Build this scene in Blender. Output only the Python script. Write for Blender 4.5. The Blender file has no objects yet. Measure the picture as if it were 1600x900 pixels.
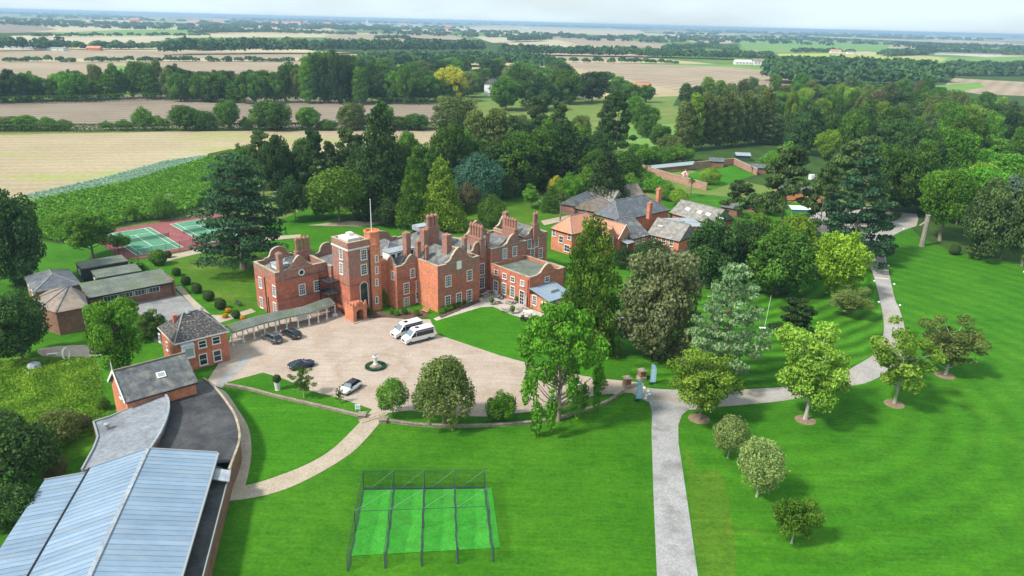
import bpy, bmesh, math, random
import numpy as np
from mathutils import Vector, Matrix

random.seed(7); rng = np.random.default_rng(7)
R = math.radians
scene = bpy.context.scene
col = scene.collection

# ------------------------------------------------------------ camera
FPX, CAMH = 1142.0, 55.0
ROLL = R(1.45); PITCH = math.atan2((450-34)*math.cos(ROLL), FPX)
cF = np.array([0, math.cos(PITCH), -math.sin(PITCH)])
cR0 = np.array([1.0, 0, 0]); cU0 = np.cross(cR0, cF)
cR = cR0*math.cos(ROLL)+cU0*math.sin(ROLL); cU = -cR0*math.sin(ROLL)+cU0*math.cos(ROLL)
cam = bpy.data.cameras.new('camera'); camo = bpy.data.objects.new('camera', cam); col.objects.link(camo)
cam.sensor_width = 36.0; cam.lens = 36.0*FPX/1600.0; cam.clip_start = 0.5; cam.clip_end = 60000
camo.matrix_world = Matrix(((cR[0], cU[0], -cF[0], 0), (cR[1], cU[1], -cF[1], 0), (cR[2], cU[2], -cF[2], CAMH), (0, 0, 0, 1)))
scene.camera = camo

# ------------------------------------------------------------ sky, sun, exposure
SUN_EL = R(47); SUN_AZ = math.atan2(-0.87, -0.49)     # azimuth measured from +Y towards +X
w = bpy.data.worlds.new('World'); scene.world = w; w.use_nodes = True
nt = w.node_tree; nt.nodes.clear()
out = nt.nodes.new('ShaderNodeOutputWorld'); bg = nt.nodes.new('ShaderNodeBackground')
sky = nt.nodes.new('ShaderNodeTexSky'); sky.sky_type = 'NISHITA'; sky.sun_disc = False
sky.sun_elevation = SUN_EL; sky.sun_rotation = SUN_AZ; sky.air_density = 1.2; sky.dust_density = 2.0; sky.ozone_density = 1.5
tc = nt.nodes.new('ShaderNodeTexCoord'); mp = nt.nodes.new('ShaderNodeMapping'); mp.inputs['Scale'].default_value = (1.6, 1.6, 7)
cn = nt.nodes.new('ShaderNodeTexNoise'); cn.inputs['Scale'].default_value = 2.4; cn.inputs['Detail'].default_value = 6
rp = nt.nodes.new('ShaderNodeValToRGB'); rp.color_ramp.elements[0].position = 0.38; rp.color_ramp.elements[1].position = 0.62
rp.color_ramp.elements[0].color = (0.72, 0.72, 0.72, 1); rp.color_ramp.elements[1].color = (0.95, 0.95, 0.95, 1)
mx = nt.nodes.new('ShaderNodeMix'); mx.data_type = 'RGBA'; mx.inputs[7].default_value = (5.7, 6.8, 7.3, 1)
bg.inputs['Strength'].default_value = 0.128
nt.links.new(tc.outputs['Generated'], mp.inputs[0]); nt.links.new(mp.outputs[0], cn.inputs['Vector'])
nt.links.new(cn.outputs['Fac'], rp.inputs[0]); nt.links.new(rp.outputs[0], mx.inputs[0])
nt.links.new(sky.outputs[0], mx.inputs[6]); nt.links.new(mx.outputs[2], bg.inputs[0]); nt.links.new(bg.outputs[0], out.inputs[0])
sd = bpy.data.lights.new('sun', 'SUN'); sd.energy = 4.3; sd.angle = R(7.0); sd.color = (1.0, 0.95, 0.86)
so = bpy.data.objects.new('sun', sd); col.objects.link(so)
sdir = Vector((math.sin(SUN_AZ)*math.cos(SUN_EL), math.cos(SUN_AZ)*math.cos(SUN_EL), math.sin(SUN_EL)))
so.rotation_euler = sdir.to_track_quat('Z', 'Y').to_euler(); so.location = (-60, 0, 120)
vs = scene.view_settings; vs.view_transform = 'Standard'; vs.look = 'None'; vs.exposure = 0.3; vs.gamma = 1.0; vs.use_curve_mapping = False
cy = scene.cycles
cy.use_denoising = True; cy.max_bounces = 5; cy.diffuse_bounces = 2; cy.glossy_bounces = 2; cy.transmission_bounces = 2
cy.transparent_max_bounces = 8; cy.volume_bounces = 0; cy.caustics_reflective = False; cy.caustics_refractive = False

# ------------------------------------------------------------ measuring: photograph pixel -> place on the ground
CAM = np.array([0, 0, CAMH])
def ray(x, y): return cF*FPX+cR*(x-800)+cU*(450-y)
def P(x, y, z=0.0):
    d = ray(x, y); return CAM+d*((z-CAMH)/d[2])
def proj(p):
    d = np.array(p, float)-CAM; k = d@cF; return 800+FPX*(d@cR)/k, 450-FPX*(d@cU)/k
def ZT(b, yt):
    lo, hi = -5.0, 70.0
    for _ in range(40):
        m = (lo+hi)/2
        if proj((b[0], b[1], m))[1] > yt: lo = m
        else: hi = m
    return m
def PXM(b): return ((np.array([b[0], b[1], 0])-CAM)@cF)/FPX      # metres per photo pixel there

# ------------------------------------------------------------ helpers
def tag(o, label=None, cat=None, group=None, kind=None):
    if label: o['label'] = label
    if cat: o['category'] = cat
    if group: o['group'] = group
    if kind: o['kind'] = kind
    return o
def empty(name, loc, label=None, cat=None, group=None, rz=0.0):
    o = bpy.data.objects.new(name, None); col.objects.link(o); o.empty_display_size = 0.5
    o.location = loc; o.rotation_euler = (0, 0, rz); return tag(o, label, cat, group)
def link(name, me, parent=None, loc=None, rot=None):
    o = bpy.data.objects.new(name, me); col.objects.link(o)
    if parent: o.parent = parent
    if loc is not None: o.location = loc
    if rot is not None: o.rotation_euler = rot
    return o
class MB:
    def __init__(s): s.v = []; s.f = []
    def add(s, vs, fs):
        b = len(s.v); s.v += [tuple(map(float, p)) for p in vs]; s.f += [tuple(b+i for i in f) for f in fs]; return s
    def box(s, x0, x1, y0, y1, z0, z1):
        return s.add([(x0,y0,z0),(x1,y0,z0),(x1,y1,z0),(x0,y1,z0),(x0,y0,z1),(x1,y0,z1),(x1,y1,z1),(x0,y1,z1)],
                     [(0,3,2,1),(4,5,6,7),(0,1,5,4),(1,2,6,5),(2,3,7,6),(3,0,4,7)])
    def bar(s, a, b, w, h):                       # a square bar from a to b
        a, b = Vector(a), Vector(b); d = (b-a).normalized()
        up = Vector((0,0,1)) if abs(d.z) < .95 else Vector((1,0,0))
        r = d.cross(up).normalized()*w/2; u = r.cross(d).normalized()*h/2
        vs = [a-r-u, a+r-u, a+r+u, a-r+u, b-r-u, b+r-u, b+r+u, b-r+u]
        return s.add(vs, [(0,1,2,3),(7,6,5,4),(0,4,5,1),(1,5,6,2),(2,6,7,3),(3,7,4,0)])
    def tube(s, a, b, r0, r1, n=8, cap=True):
        a, b = Vector(a), Vector(b); d = (b-a)
        if d.length < 1e-6: return s
        d.normalize(); up = Vector((0,0,1)) if abs(d.z) < .95 else Vector((1,0,0))
        e1 = d.cross(up).normalized(); e2 = d.cross(e1)
        vs = [c+(e1*math.cos(2*math.pi*i/n)+e2*math.sin(2*math.pi*i/n))*r for c, r in ((a, r0), (b, r1)) for i in range(n)]
        fs = [(i, (i+1) % n, n+(i+1) % n, n+i) for i in range(n)]
        if cap: fs += [tuple(range(n))[::-1], tuple(range(n, 2*n))]
        return s.add(vs, fs)
    def lathe(s, prof, n=16, c=(0,0,0)):
        vs = [(c[0]+r*math.cos(2*math.pi*i/n), c[1]+r*math.sin(2*math.pi*i/n), c[2]+z) for r, z in prof for i in range(n)]
        fs = [(k*n+i, k*n+(i+1) % n, (k+1)*n+(i+1) % n, (k+1)*n+i) for k in range(len(prof)-1) for i in range(n)]
        fs.append(tuple(range((len(prof)-1)*n, len(prof)*n)))
        return s.add(vs, fs)
    def prism(s, poly, z0, z1):                   # xy polygon (ccw) raised
        n = len(poly); zz0 = z0 if hasattr(z0, '__len__') else [z0]*n; zz1 = z1 if hasattr(z1, '__len__') else [z1]*n
        return s.add([(p[0], p[1], zz0[i]) for i, p in enumerate(poly)]+[(p[0], p[1], zz1[i]) for i, p in enumerate(poly)],
                     [tuple(range(n))[::-1], tuple(range(n, 2*n))]+[(i, (i+1) % n, n+(i+1) % n, n+i) for i in range(n)])
    def slab(s, pts, t):                          # a planar polygon given thickness t downwards
        n = len(pts); return s.add(list(pts)+[(p[0], p[1], p[2]-t) for p in pts],
                     [tuple(range(n)), tuple(range(n, 2*n))[::-1]]+[(i, n+i, n+(i+1) % n, (i+1) % n) for i in range(n)])
    def mesh(s, name, mat):
        me = bpy.data.meshes.new(name); me.from_pydata(s.v, [], s.f)
        if mat: me.materials.append(mat)
        bm = bmesh.new(); bm.from_mesh(me); bmesh.ops.recalc_face_normals(bm, faces=bm.faces); bm.to_mesh(me); bm.free()
        return me
    def build(s, name, mat, parent=None, smooth=False, **k):
        me = s.mesh(name, mat)
        if smooth: me.polygons.foreach_set('use_smooth', [True]*len(me.polygons))
        return link(name, me, parent, **k)
def mesh_np(name, verts, quads, mat, tint=None):
    me = bpy.data.meshes.new(name); n, m = len(verts), len(quads)
    me.vertices.add(n); me.vertices.foreach_set('co', np.asarray(verts, np.float32).ravel())
    me.loops.add(m*4); me.loops.foreach_set('vertex_index', np.asarray(quads, np.int32).ravel())
    me.polygons.add(m); me.polygons.foreach_set('loop_start', np.arange(0, m*4, 4, dtype=np.int32))
    if tint is not None:
        a = me.attributes.new('tint', 'FLOAT', 'FACE'); a.data.foreach_set('value', np.asarray(tint, np.float32))
    me.update(calc_edges=True)
    if mat: me.materials.append(mat)
    return me

# ------------------------------------------------------------ materials
def _new(name):
    m = bpy.data.materials.new(name); m.use_nodes = True; t = m.node_tree
    return m, t, t.nodes['Principled BSDF']
def N(t, kind, **k):
    n = t.nodes.new('ShaderNode'+kind)
    for a, b in k.items():
        if a in n.inputs: n.inputs[a].default_value = b
        else: setattr(n, a, b)
    return n
def noise(t, vec, scale, detail=4, rough=.6):
    n = N(t, 'TexNoise', Scale=scale, Detail=detail, Roughness=rough); t.links.new(vec, n.inputs['Vector']); return n.outputs['Fac']
def ramp(t, fac, stops):
    r = N(t, 'ValToRGB'); e = r.color_ramp.elements
    while len(e) < len(stops): e.new(0.5)
    for i, (p, c) in enumerate(stops):
        e[i].position = p; e[i].color = (*c, 1) if len(c) == 3 else c
    t.links.new(fac, r.inputs[0]); return r.outputs[0]
def mixc(t, fac, a, b, mode='MIX'):
    m = N(t, 'Mix', data_type='RGBA', blend_type=mode)
    for sock, v in ((m.inputs[0], fac), (m.inputs[6], a), (m.inputs[7], b)):
        if isinstance(v, bpy.types.NodeSocket): t.links.new(v, sock)
        elif isinstance(v, (tuple, list)): sock.default_value = (*v, 1) if len(v) == 3 else v
        else: sock.default_value = v
    return m.outputs[2]
def math_(t, op, a, b=None):
    m = N(t, 'Math', operation=op)
    for i, v in enumerate((a, b)):
        if v is None: continue
        if isinstance(v, bpy.types.NodeSocket): t.links.new(v, m.inputs[i])
        else: m.inputs[i].default_value = v
    return m.outputs[0]
def coord(t, scale=(1,1,1), rz=0.0):
    c = N(t, 'TexCoord'); m = N(t, 'Mapping'); m.inputs['Scale'].default_value = scale; m.inputs['Rotation'].default_value = (0, 0, rz)
    t.links.new(c.outputs['Object'], m.inputs[0]); return m.outputs[0]
def bump(t, bsdf, h, strength=.3, dist=.05):
    b = N(t, 'Bump', Strength=strength, Distance=dist); t.links.new(h, b.inputs['Height']); t.links.new(b.outputs[0], bsdf.inputs['Normal'])
def mat(name, c1, c2=None, scale=1.0, rough=.8, metal=0.0, spec=.3, stretch=(1,1,1), fine=None, lo=.35, hi=.65, bmp=0.0, c3=None, s3=.15):
    m, t, b = _new(name); b.inputs['Roughness'].default_value = rough; b.inputs['Metallic'].default_value = metal
    b.inputs['Specular IOR Level'].default_value = spec
    if c2 is None: b.inputs['Base Color'].default_value = (*c1, 1); return m
    v = coord(t, stretch); c = ramp(t, noise(t, v, scale), [(lo, c1), (hi, c2)])
    if c3: c = mixc(t, ramp(t, noise(t, v, s3, 3), [(.5, (0,0,0)), (.68, (1,1,1))]), c, c3)
    if fine:
        f = noise(t, v, fine, 3); c = mixc(t, .55, c, ramp(t, f, [(.3, (.55,)*3), (.7, (1.45,)*3)]), 'MULTIPLY')
        if bmp: bump(t, b, f, bmp)
    t.links.new(c, b.inputs['Base Color']); return m
def foliage(name, dark, light, trans=.32):
    m, t, b = _new(name); b.inputs['Roughness'].default_value = .65; b.inputs['Specular IOR Level'].default_value = .15
    a = N(t, 'Attribute', attribute_name='tint'); oi = N(t, 'ObjectInfo')
    f = math_(t, 'ADD', math_(t, 'MULTIPLY', a.outputs['Fac'], .8), math_(t, 'MULTIPLY', oi.outputs['Random'], .25))
    c = ramp(t, f, [(.12, dark), (.85, light)])
    h = N(t, 'HueSaturation'); t.links.new(c, h.inputs['Color'])
    t.links.new(math_(t, 'ADD', math_(t, 'MULTIPLY', oi.outputs['Random'], .022), .489), h.inputs['Hue'])
    t.links.new(math_(t, 'ADD', math_(t, 'MULTIPLY', oi.outputs['Random'], .3), .85), h.inputs['Value'])
    t.links.new(h.outputs[0], b.inputs['Base Color'])
    tr = N(t, 'BsdfTranslucent'); t.links.new(h.outputs[0], tr.inputs[0]); mxs = N(t, 'MixShader'); mxs.inputs[0].default_value = trans
    o = t.nodes['Material Output']; t.links.new(b.outputs[0], mxs.inputs[1]); t.links.new(tr.outputs[0], mxs.inputs[2]); t.links.new(mxs.outputs[0], o.inputs[0])
    return m
def grass(name, a, b_, dry, stripe=None, dryamt=.62, wob=.25):
    m, t, b = _new(name); b.inputs['Roughness'].default_value = .9; b.inputs['Specular IOR Level'].default_value = .1
    v = coord(t); n1 = noise(t, v, .09, 5); c = ramp(t, n1, [(.32, a), (.68, b_)])
    if stripe:
        if stripe[0] == 'lin': vv = coord(t, rz=stripe[1]); sx = N(t, 'SeparateXYZ'); t.links.new(vv, sx.inputs[0]); d = sx.outputs[0]
        else:
            vm = N(t, 'VectorMath', operation='DISTANCE'); t.links.new(v, vm.inputs[0]); vm.inputs[1].default_value = (*stripe[1], 0); d = vm.outputs['Value']
        d = math_(t, 'ADD', d, math_(t, 'MULTIPLY', noise(t, v, .12, 2), 2.0))
        s = math_(t, 'SINE', math_(t, 'MULTIPLY', d, 2*math.pi/stripe[2]))
        s = math_(t, 'ADD', math_(t, 'MULTIPLY', s, stripe[3]), 1.0)
        cc = N(t, 'CombineColor'); [t.links.new(s, cc.inputs[i]) for i in range(3)]
        c = mixc(t, 1.0, c, cc.outputs[0], 'MULTIPLY')
    c = mixc(t, ramp(t, noise(t, v, .045, 6, .65), [(dryamt, (0,0,0)), (dryamt+.2, (.75,)*3)]), c, dry)
    f = noise(t, v, 2.2, 5, .75); c = mixc(t, .7, c, ramp(t, f, [(.3, (.6,)*3), (.7, (1.4,)*3)]), 'MULTIPLY')
    f2 = noise(t, coord(t, (1, 3, 1), .6), .55, 4, .7); c = mixc(t, .5, c, ramp(t, f2, [(.3, (.7,)*3), (.7, (1.3,)*3)]), 'MULTIPLY')
    st = noise(t, coord(t, (.06, 1.5, 1), R(52) if not stripe or stripe[0] != 'lin' else stripe[1]+R(90)), 1.0, 5, .7); c = mixc(t, .6, c, ramp(t, st, [(.3, (.72,.78,.75)), (.7, (1.32,1.22,1.25))]), 'MULTIPLY')
    pt = noise(t, v, .32, 6, .72); c = mixc(t, .6, c, ramp(t, pt, [(.3, (.72,.8,.8)), (.7, (1.38,1.22,1.2))]), 'MULTIPLY')
    cl = noise(t, v, 9.0, 2); c = mixc(t, ramp(t, cl, [(.70, (0,0,0)), (.74, (.5,)*3)]), c, (.30,.36,.18))
    bump(t, b, f, .35, .08); t.links.new(c, b.inputs['Base Color']); return m
def glassmat(name, c=(.02,.03,.04), rough=.08):
    m, t, b = _new(name); b.inputs['Base Color'].default_value = (*c, 1); b.inputs['Roughness'].default_value = rough; b.inputs['Specular IOR Level'].default_value = .6; return m
M = {}
M['lawn'] = grass('lawn_grass', (.028,.125,.004), (.052,.172,.008), (.11,.16,.02))
M['lawn_right'] = grass('striped_lawn', (.029,.134,.005), (.050,.178,.008), (.10,.165,.02), ('ring', (36, 112), 4.4, .09))
M['lawn_circle'] = grass('ringed_lawn', (.030,.125,.005), (.050,.170,.008), (.10,.15,.025), ('ring', (24, 190), 3.4, .34))
M['lawn_house'] = grass('fine_lawn', (.030,.145,.004), (.048,.185,.007), (.08,.18,.016), None, .8)
M['lawn_old'] = grass('mossy_lawn', (.045,.125,.008), (.075,.165,.012), (.17,.16,.035), None, .56)
M['rough'] = grass('meadow_grass', (.045,.15,.006), (.09,.22,.016), (.16,.18,.05), None, .55)
M['pasture'] = grass('pasture_grass', (.10,.17,.03), (.15,.21,.05), (.22,.2,.08), None, .5)
def field(name, c1, c2, rz, period, amt, c3=None):
    m, t, b = _new(name); b.inputs['Roughness'].default_value = .95; b.inputs['Specular IOR Level'].default_value = .05
    v = coord(t); c = ramp(t, noise(t, v, .012, 5), [(.35, c1), (.65, c2)])
    sx = N(t, 'SeparateXYZ'); t.links.new(coord(t, rz=rz), sx.inputs[0])
    d = math_(t, 'ADD', sx.outputs[0], math_(t, 'MULTIPLY', noise(t, v, .02, 2), 6.0))
    s = math_(t, 'ADD', math_(t, 'MULTIPLY', math_(t, 'SINE', math_(t, 'MULTIPLY', d, 2*math.pi/period)), amt), 1.0)
    cc = N(t, 'CombineColor'); [t.links.new(s, cc.inputs[i]) for i in range(3)]
    c = mixc(t, 1.0, c, cc.outputs[0], 'MULTIPLY')
    if c3: c = mixc(t, ramp(t, noise(t, coord(t, (1, 3.5, 1)), .011, 4), [(.56, (0,0,0)), (.64, (.8,)*3)]), c, c3)
    f = noise(t, v, .5, 5, .7); c = mixc(t, .45, c, ramp(t, f, [(.3, (.65,)*3), (.7, (1.35,)*3)]), 'MULTIPLY')
    t.links.new(c, b.inputs['Base Color']); return m
M['stubble'] = field('stubble', (.32,.255,.16), (.40,.33,.215), R(80), 7, .06, (.29,.32,.10))
M['plough'] = field('ploughed_soil', (.20,.16,.12), (.27,.22,.17), R(85), 9, .14)
M['tan'] = field('dry_tilled_soil', (.28,.22,.155), (.35,.28,.20), R(35), 16, .10)
M['pale'] = field('pale_stubble', (.40,.345,.24), (.47,.415,.29), R(60), 20, .05)
M['crop'] = field('green_crop', (.12,.24,.05), (.17,.29,.07), R(60), 14, .05)
M['yellowcrop'] = field('yellow_green_crop', (.30,.36,.07), (.36,.40,.1), R(60), 14, .05)
M['kale'] = foliage('kale_leaves', (.28,.45,.30), (.52,.70,.55))
def gravel(name, a, b_, c_, hub):
    m, t, b = _new(name); b.inputs['Roughness'].default_value = .95; b.inputs['Specular IOR Level'].default_value = .05; v = coord(t)
    c = ramp(t, noise(t, v, .25, 5), [(.3, a), (.7, b_)]); vm = N(t, 'VectorMath', operation='DISTANCE'); t.links.new(v, vm.inputs[0]); vm.inputs[1].default_value = (*hub, 0)
    d = math_(t, 'ADD', vm.outputs['Value'], math_(t, 'MULTIPLY', noise(t, v, .15, 3), 7.0)); w_ = math_(t, 'ABSOLUTE', math_(t, 'SUBTRACT', d, 9.5))
    band = ramp(t, w_, [(.0, (1,1,1)), (1.0, (0,0,0))]); k = ramp(t, noise(t, v, .22, 5, .7), [(.45, (0,0,0)), (.72, (.6,)*3)])
    c = mixc(t, k, c, c_); c = mixc(t, mixc(t, 1.0, band, ramp(t, noise(t, v, .5, 4, .7), [(.35, (0,0,0)), (.65, (.75,)*3)]), 'MULTIPLY'), c, c_)
    tr = noise(t, coord(t, (.12, 1.6, 1), .5), 1.0, 4, .6); c = mixc(t, .4, c, ramp(t, tr, [(.35, (.8,)*3), (.65, (1.15,)*3)]), 'MULTIPLY')
    f = noise(t, v, 6.0, 3); c = mixc(t, .5, c, ramp(t, f, [(.3, (.6,)*3), (.7, (1.4,)*3)]), 'MULTIPLY'); bump(t, b, f, .3); t.links.new(c, b.inputs['Base Color']); return m
M['gravel'] = gravel('gravel', (.38,.305,.25), (.44,.36,.30), (.30,.215,.15), (-22.6, 108.9))
M['path'] = mat('path_gravel', (.35,.29,.22), (.42,.35,.275), .4, .95, spec=.05, fine=5.0, bmp=.2)
M['asphalt'] = mat('worn_asphalt', (.29,.285,.285), (.35,.34,.335), .35, .9, spec=.1, fine=5.0, c3=(.20,.195,.19), s3=.22)
M['drive'] = mat('drive_asphalt', (.30,.28,.262), (.375,.352,.33), .3, .9, spec=.1, fine=5.0, c3=(.35,.28,.21), s3=.10)
M['yard'] = mat('yard_tarmac', (.20,.20,.20), (.29,.285,.28), .22, .85, spec=.15, fine=4.0, c3=(.13,.13,.14), s3=.14)
M['paving'] = mat('paving', (.40,.36,.31), (.5,.45,.39), .8, .9, spec=.1, fine=3.0)
M['soil'] = mat('bed_soil', (.085,.055,.04), (.14,.09,.06), 1.5, 1, fine=5)
M['chips'] = mat('wood_chips', (.19,.13,.085), (.28,.20,.135), 2, 1, fine=7)
def brick(name, a, b_, c, stain=False):
    m, t, bs = _new(name); bs.inputs['Roughness'].default_value = .9; bs.inputs['Specular IOR Level'].default_value = .12
    v = coord(t); k = ramp(t, noise(t, v, .35, 5, .65), [(.3, a), (.7, b_)])
    k = mixc(t, ramp(t, noise(t, coord(t, (.5,.5,1.6)), .45, 5, .7), [(.44, (0,0,0)), (.62, (.85,)*3)]), k, c)
    sp = N(t, 'SeparateXYZ'); t.links.new(v, sp.inputs[0]); cb = N(t, 'CombineXYZ')
    if stain:                                        # lichen and soot on the old parapets and copings
        zf = ramp(t, math_(t, 'MULTIPLY', math_(t, 'ADD', sp.outputs[2], math_(t, 'MULTIPLY', noise(t, v, .5, 4), 3.0)), .1), [(.84, (0,0,0)), (1.0, (.8,)*3)])
        k = mixc(t, mixc(t, 1.0, zf, ramp(t, noise(t, v, .8, 5, .7), [(.3, (.2,)*3), (.6, (1,1,1))]), 'MULTIPLY'), k, (.25,.185,.155))
    t.links.new(math_(t, 'ADD', sp.outputs[0], sp.outputs[1]), cb.inputs[0]); t.links.new(sp.outputs[2], cb.inputs[1])
    br = N(t, 'TexBrick', Scale=1.0); br.inputs['Brick Width'].default_value = .24; br.inputs['Row Height'].default_value = .085; br.inputs['Mortar Size'].default_value = .01
    br.inputs['Color1'].default_value = (.75,.75,.75,1); br.inputs['Color2'].default_value = (1.2,1.2,1.2,1); br.inputs['Mortar'].default_value = (1.25,1.2,1.1,1); k = mixc(t, .8, k, ramp(t, noise(t, v, 1.6, 4, .7), [(.3, (.68,)*3), (.7, (1.3,)*3)]), 'MULTIPLY')
    t.links.new(cb.outputs[0], br.inputs['Vector']); k = mixc(t, .55, k, br.outputs[0], 'MULTIPLY'); t.links.new(k, bs.inputs['Base Color']); return m
M['brick'] = brick('old_red_brick', (.40,.125,.08), (.50,.175,.11), (.27,.14,.115), True)
M['brick_wall'] = brick('garden_wall_brick', (.36,.20,.15), (.45,.27,.21), (.30,.20,.16))
M['brick_orange'] = brick('orange_brick', (.54,.19,.105), (.62,.25,.135), (.46,.19,.125))
M['brick_red'] = brick('plain_red_brick', (.46,.15,.095), (.55,.195,.12), (.40,.15,.10))
M['brick_brown'] = brick('brown_brick', (.22,.115,.082), (.29,.15,.105), (.17,.105,.085))
M['stone'] = mat('coping_stone', (.34,.28,.20), (.45,.38,.28), 1.2, .9, fine=4, c3=(.22,.19,.14), s3=.5)
M['stonewall'] = mat('rubble_stone', (.20,.165,.125), (.33,.285,.22), 2.5, .95, fine=6, bmp=.3, c3=(.2,.17,.13), s3=.7)
M['slate'] = mat('slate_tiles', (.075,.08,.085), (.145,.15,.155), 1.1, .6, spec=.35, fine=5, c3=(.23,.22,.185), s3=.6, bmp=.1)
M['slate_dark'] = mat('dark_slate', (.075,.085,.10), (.13,.14,.16), 1.0, .55, spec=.4, fine=5, c3=(.17,.18,.18), s3=.4)
M['slate_lichen'] = mat('lichened_tiles', (.055,.05,.05), (.30,.28,.26), 3.6, .8, fine=8, lo=.5, hi=.72)
M['tile_brown'] = mat('brown_tiles', (.20,.155,.125), (.29,.235,.19), .8, .85, fine=6, c3=(.15,.13,.12), s3=.35)
M['tile_grey'] = mat('mottled_grey_tiles', (.17,.155,.14), (.31,.29,.26), 1.0, .85, fine=6, c3=(.15,.14,.14), s3=.3)
M['tile_red'] = mat('red_tiles', (.50,.21,.13), (.58,.27,.17), .5, .85, fine=5, c3=(.40,.19,.13), s3=.25)
M['lead'] = mat('lead_sheet', (.25,.28,.31), (.36,.39,.42), .6, .5, spec=.4, fine=2.5, c3=(.24,.27,.29), s3=.3)
M['felt'] = mat('roof_felt', (.10,.115,.10), (.17,.19,.165), .35, .8, fine=3, c3=(.12,.15,.08), s3=.25)
M['felt_dark'] = mat('bitumen_felt', (.03,.032,.036), (.055,.057,.062), .3, .75, fine=2.5, c3=(.085,.085,.09), s3=.2)
m, t, b = _new('blue_grey_metal'); b.inputs['Roughness'].default_value = .5; b.inputs['Specular IOR Level'].default_value = .3
g = N(t, 'NewGeometry'); oi = N(t, 'ObjectInfo'); mp_ = N(t, 'Mapping'); mp_.inputs['Rotation'].default_value = (0, 0, R(-12.5)); mp_.inputs['Scale'].default_value = (.25, 1.6, 1); t.links.new(g.outputs['Position'], mp_.inputs[0])
c = ramp(t, noise(t, g.outputs['Position'], .18, 5, .65), [(.3, (.175,.25,.345)), (.7, (.245,.33,.43))])
c = mixc(t, ramp(t, noise(t, mp_.outputs[0], .9, 5, .7), [(.5, (0,0,0)), (.75, (.7,)*3)]), c, (.30,.345,.37)); c = mixc(t, ramp(t, noise(t, mp_.outputs[0], 2.3, 4, .7), [(.62, (0,0,0)), (.8, (.6,)*3)]), c, (.12,.15,.17))
hs = N(t, 'HueSaturation'); t.links.new(c, hs.inputs['Color']); t.links.new(math_(t, 'ADD', math_(t, 'MULTIPLY', oi.outputs['Random'], .22), .89), hs.inputs['Value']); t.links.new(hs.outputs[0], b.inputs['Base Color']); M['metal_roof'] = m
M['membrane'] = mat('grey_membrane', (.20,.215,.24), (.26,.275,.30), .3, .6, fine=2.0, c3=(.16,.17,.19), s3=.2)
M['ridge'] = mat('ridge_tiles', (.17,.175,.18), (.26,.265,.27), 2, .7)
M['white'] = mat('white_paint', (.80,.80,.78), rough=.5)
M['offwhite'] = mat('weathered_white', (.62,.60,.55), (.74,.72,.68), 2, .7)
M['glass'] = glassmat('window_glass'); M['glass_pale'] = glassmat('pale_glass', (.30,.36,.38), .2)
M['black'] = mat('black_metal', (.018,.019,.02), rough=.5); M['grey'] = mat('grey_metal', (.35,.36,.37), rough=.5, metal=.3)
M['dark_timber'] = mat('dark_timber', (.028,.030,.032), (.055,.055,.055), 2, .8, stretch=(1,1,4), fine=6)
M['timber'] = mat('timber', (.22,.15,.09), (.32,.23,.15), 2, .8, fine=6)
M['timber_grey'] = mat('silvered_timber', (.33,.30,.26), (.44,.41,.36), 2, .85, fine=6, stretch=(2,2,.5))
M['green_paint'] = mat('dark_green_boards', (.03,.065,.055), (.045,.085,.07), 2, .7)
M['terracotta'] = mat('terracotta', (.50,.22,.12), (.58,.30,.18), 3, .8)
M['court'] = mat('court_green', (.075,.225,.13), (.095,.26,.155), .3, .85, fine=3); M['court_red'] = mat('court_red', (.22,.068,.072), (.28,.095,.092), .4, .9, fine=3)
M['mat_green'] = mat('artificial_turf', (.04,.26,.026), (.055,.31,.036), .6, .95, spec=.05, fine=5, c3=(.05,.23,.032), s3=.35)
M['bark'] = mat('bark', (.15,.12,.09), (.24,.20,.155), 4, .95, stretch=(1,1,.3), fine=9); M['bark_pale'] = mat('pale_bark', (.36,.33,.28), (.5,.47,.42), 4, .9, stretch=(1,1,.3), fine=9)
FOL = {}
for k, (d, l) in dict(
    oak=((.028,.092,.009),(.145,.285,.034)), dark=((.020,.058,.015),(.085,.165,.038)), mid=((.046,.135,.010),(.19,.37,.036)),
    bright=((.050,.17,.009),(.17,.40,.03)), walnut=((.085,.19,.014),(.32,.48,.06)), yellow=((.13,.25,.010),(.36,.52,.04)),
    gold=((.30,.31,.012),(.60,.54,.05)), olive=((.075,.125,.022),(.24,.30,.08)), grey=((.085,.12,.05),(.26,.31,.15)), sage=((.12,.21,.045),(.38,.48,.16)),
    brown=((.085,.08,.03),(.22,.21,.09)), cedar=((.016,.052,.024),(.075,.165,.070)), atlas=((.085,.17,.055),(.29,.42,.19)),
    pine=((.045,.10,.025),(.17,.26,.075)), bluegreen=((.022,.08,.048),(.085,.21,.125)), lime=((.10,.20,.012),(.29,.43,.04)), bluepine=((.085,.14,.09),(.22,.31,.20)),
    taupe=((.07,.09,.03),(.23,.255,.11)), purple=((.045,.028,.025),(.12,.075,.065)), maize=((.06,.18,.010),(.19,.39,.04)), far=((.030,.09,.030),(.10,.195,.06)), flower=((.45,.14,.01),(.75,.36,.02))).items():
    FOL[k] = foliage('foliage_'+k, d, l)
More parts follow.
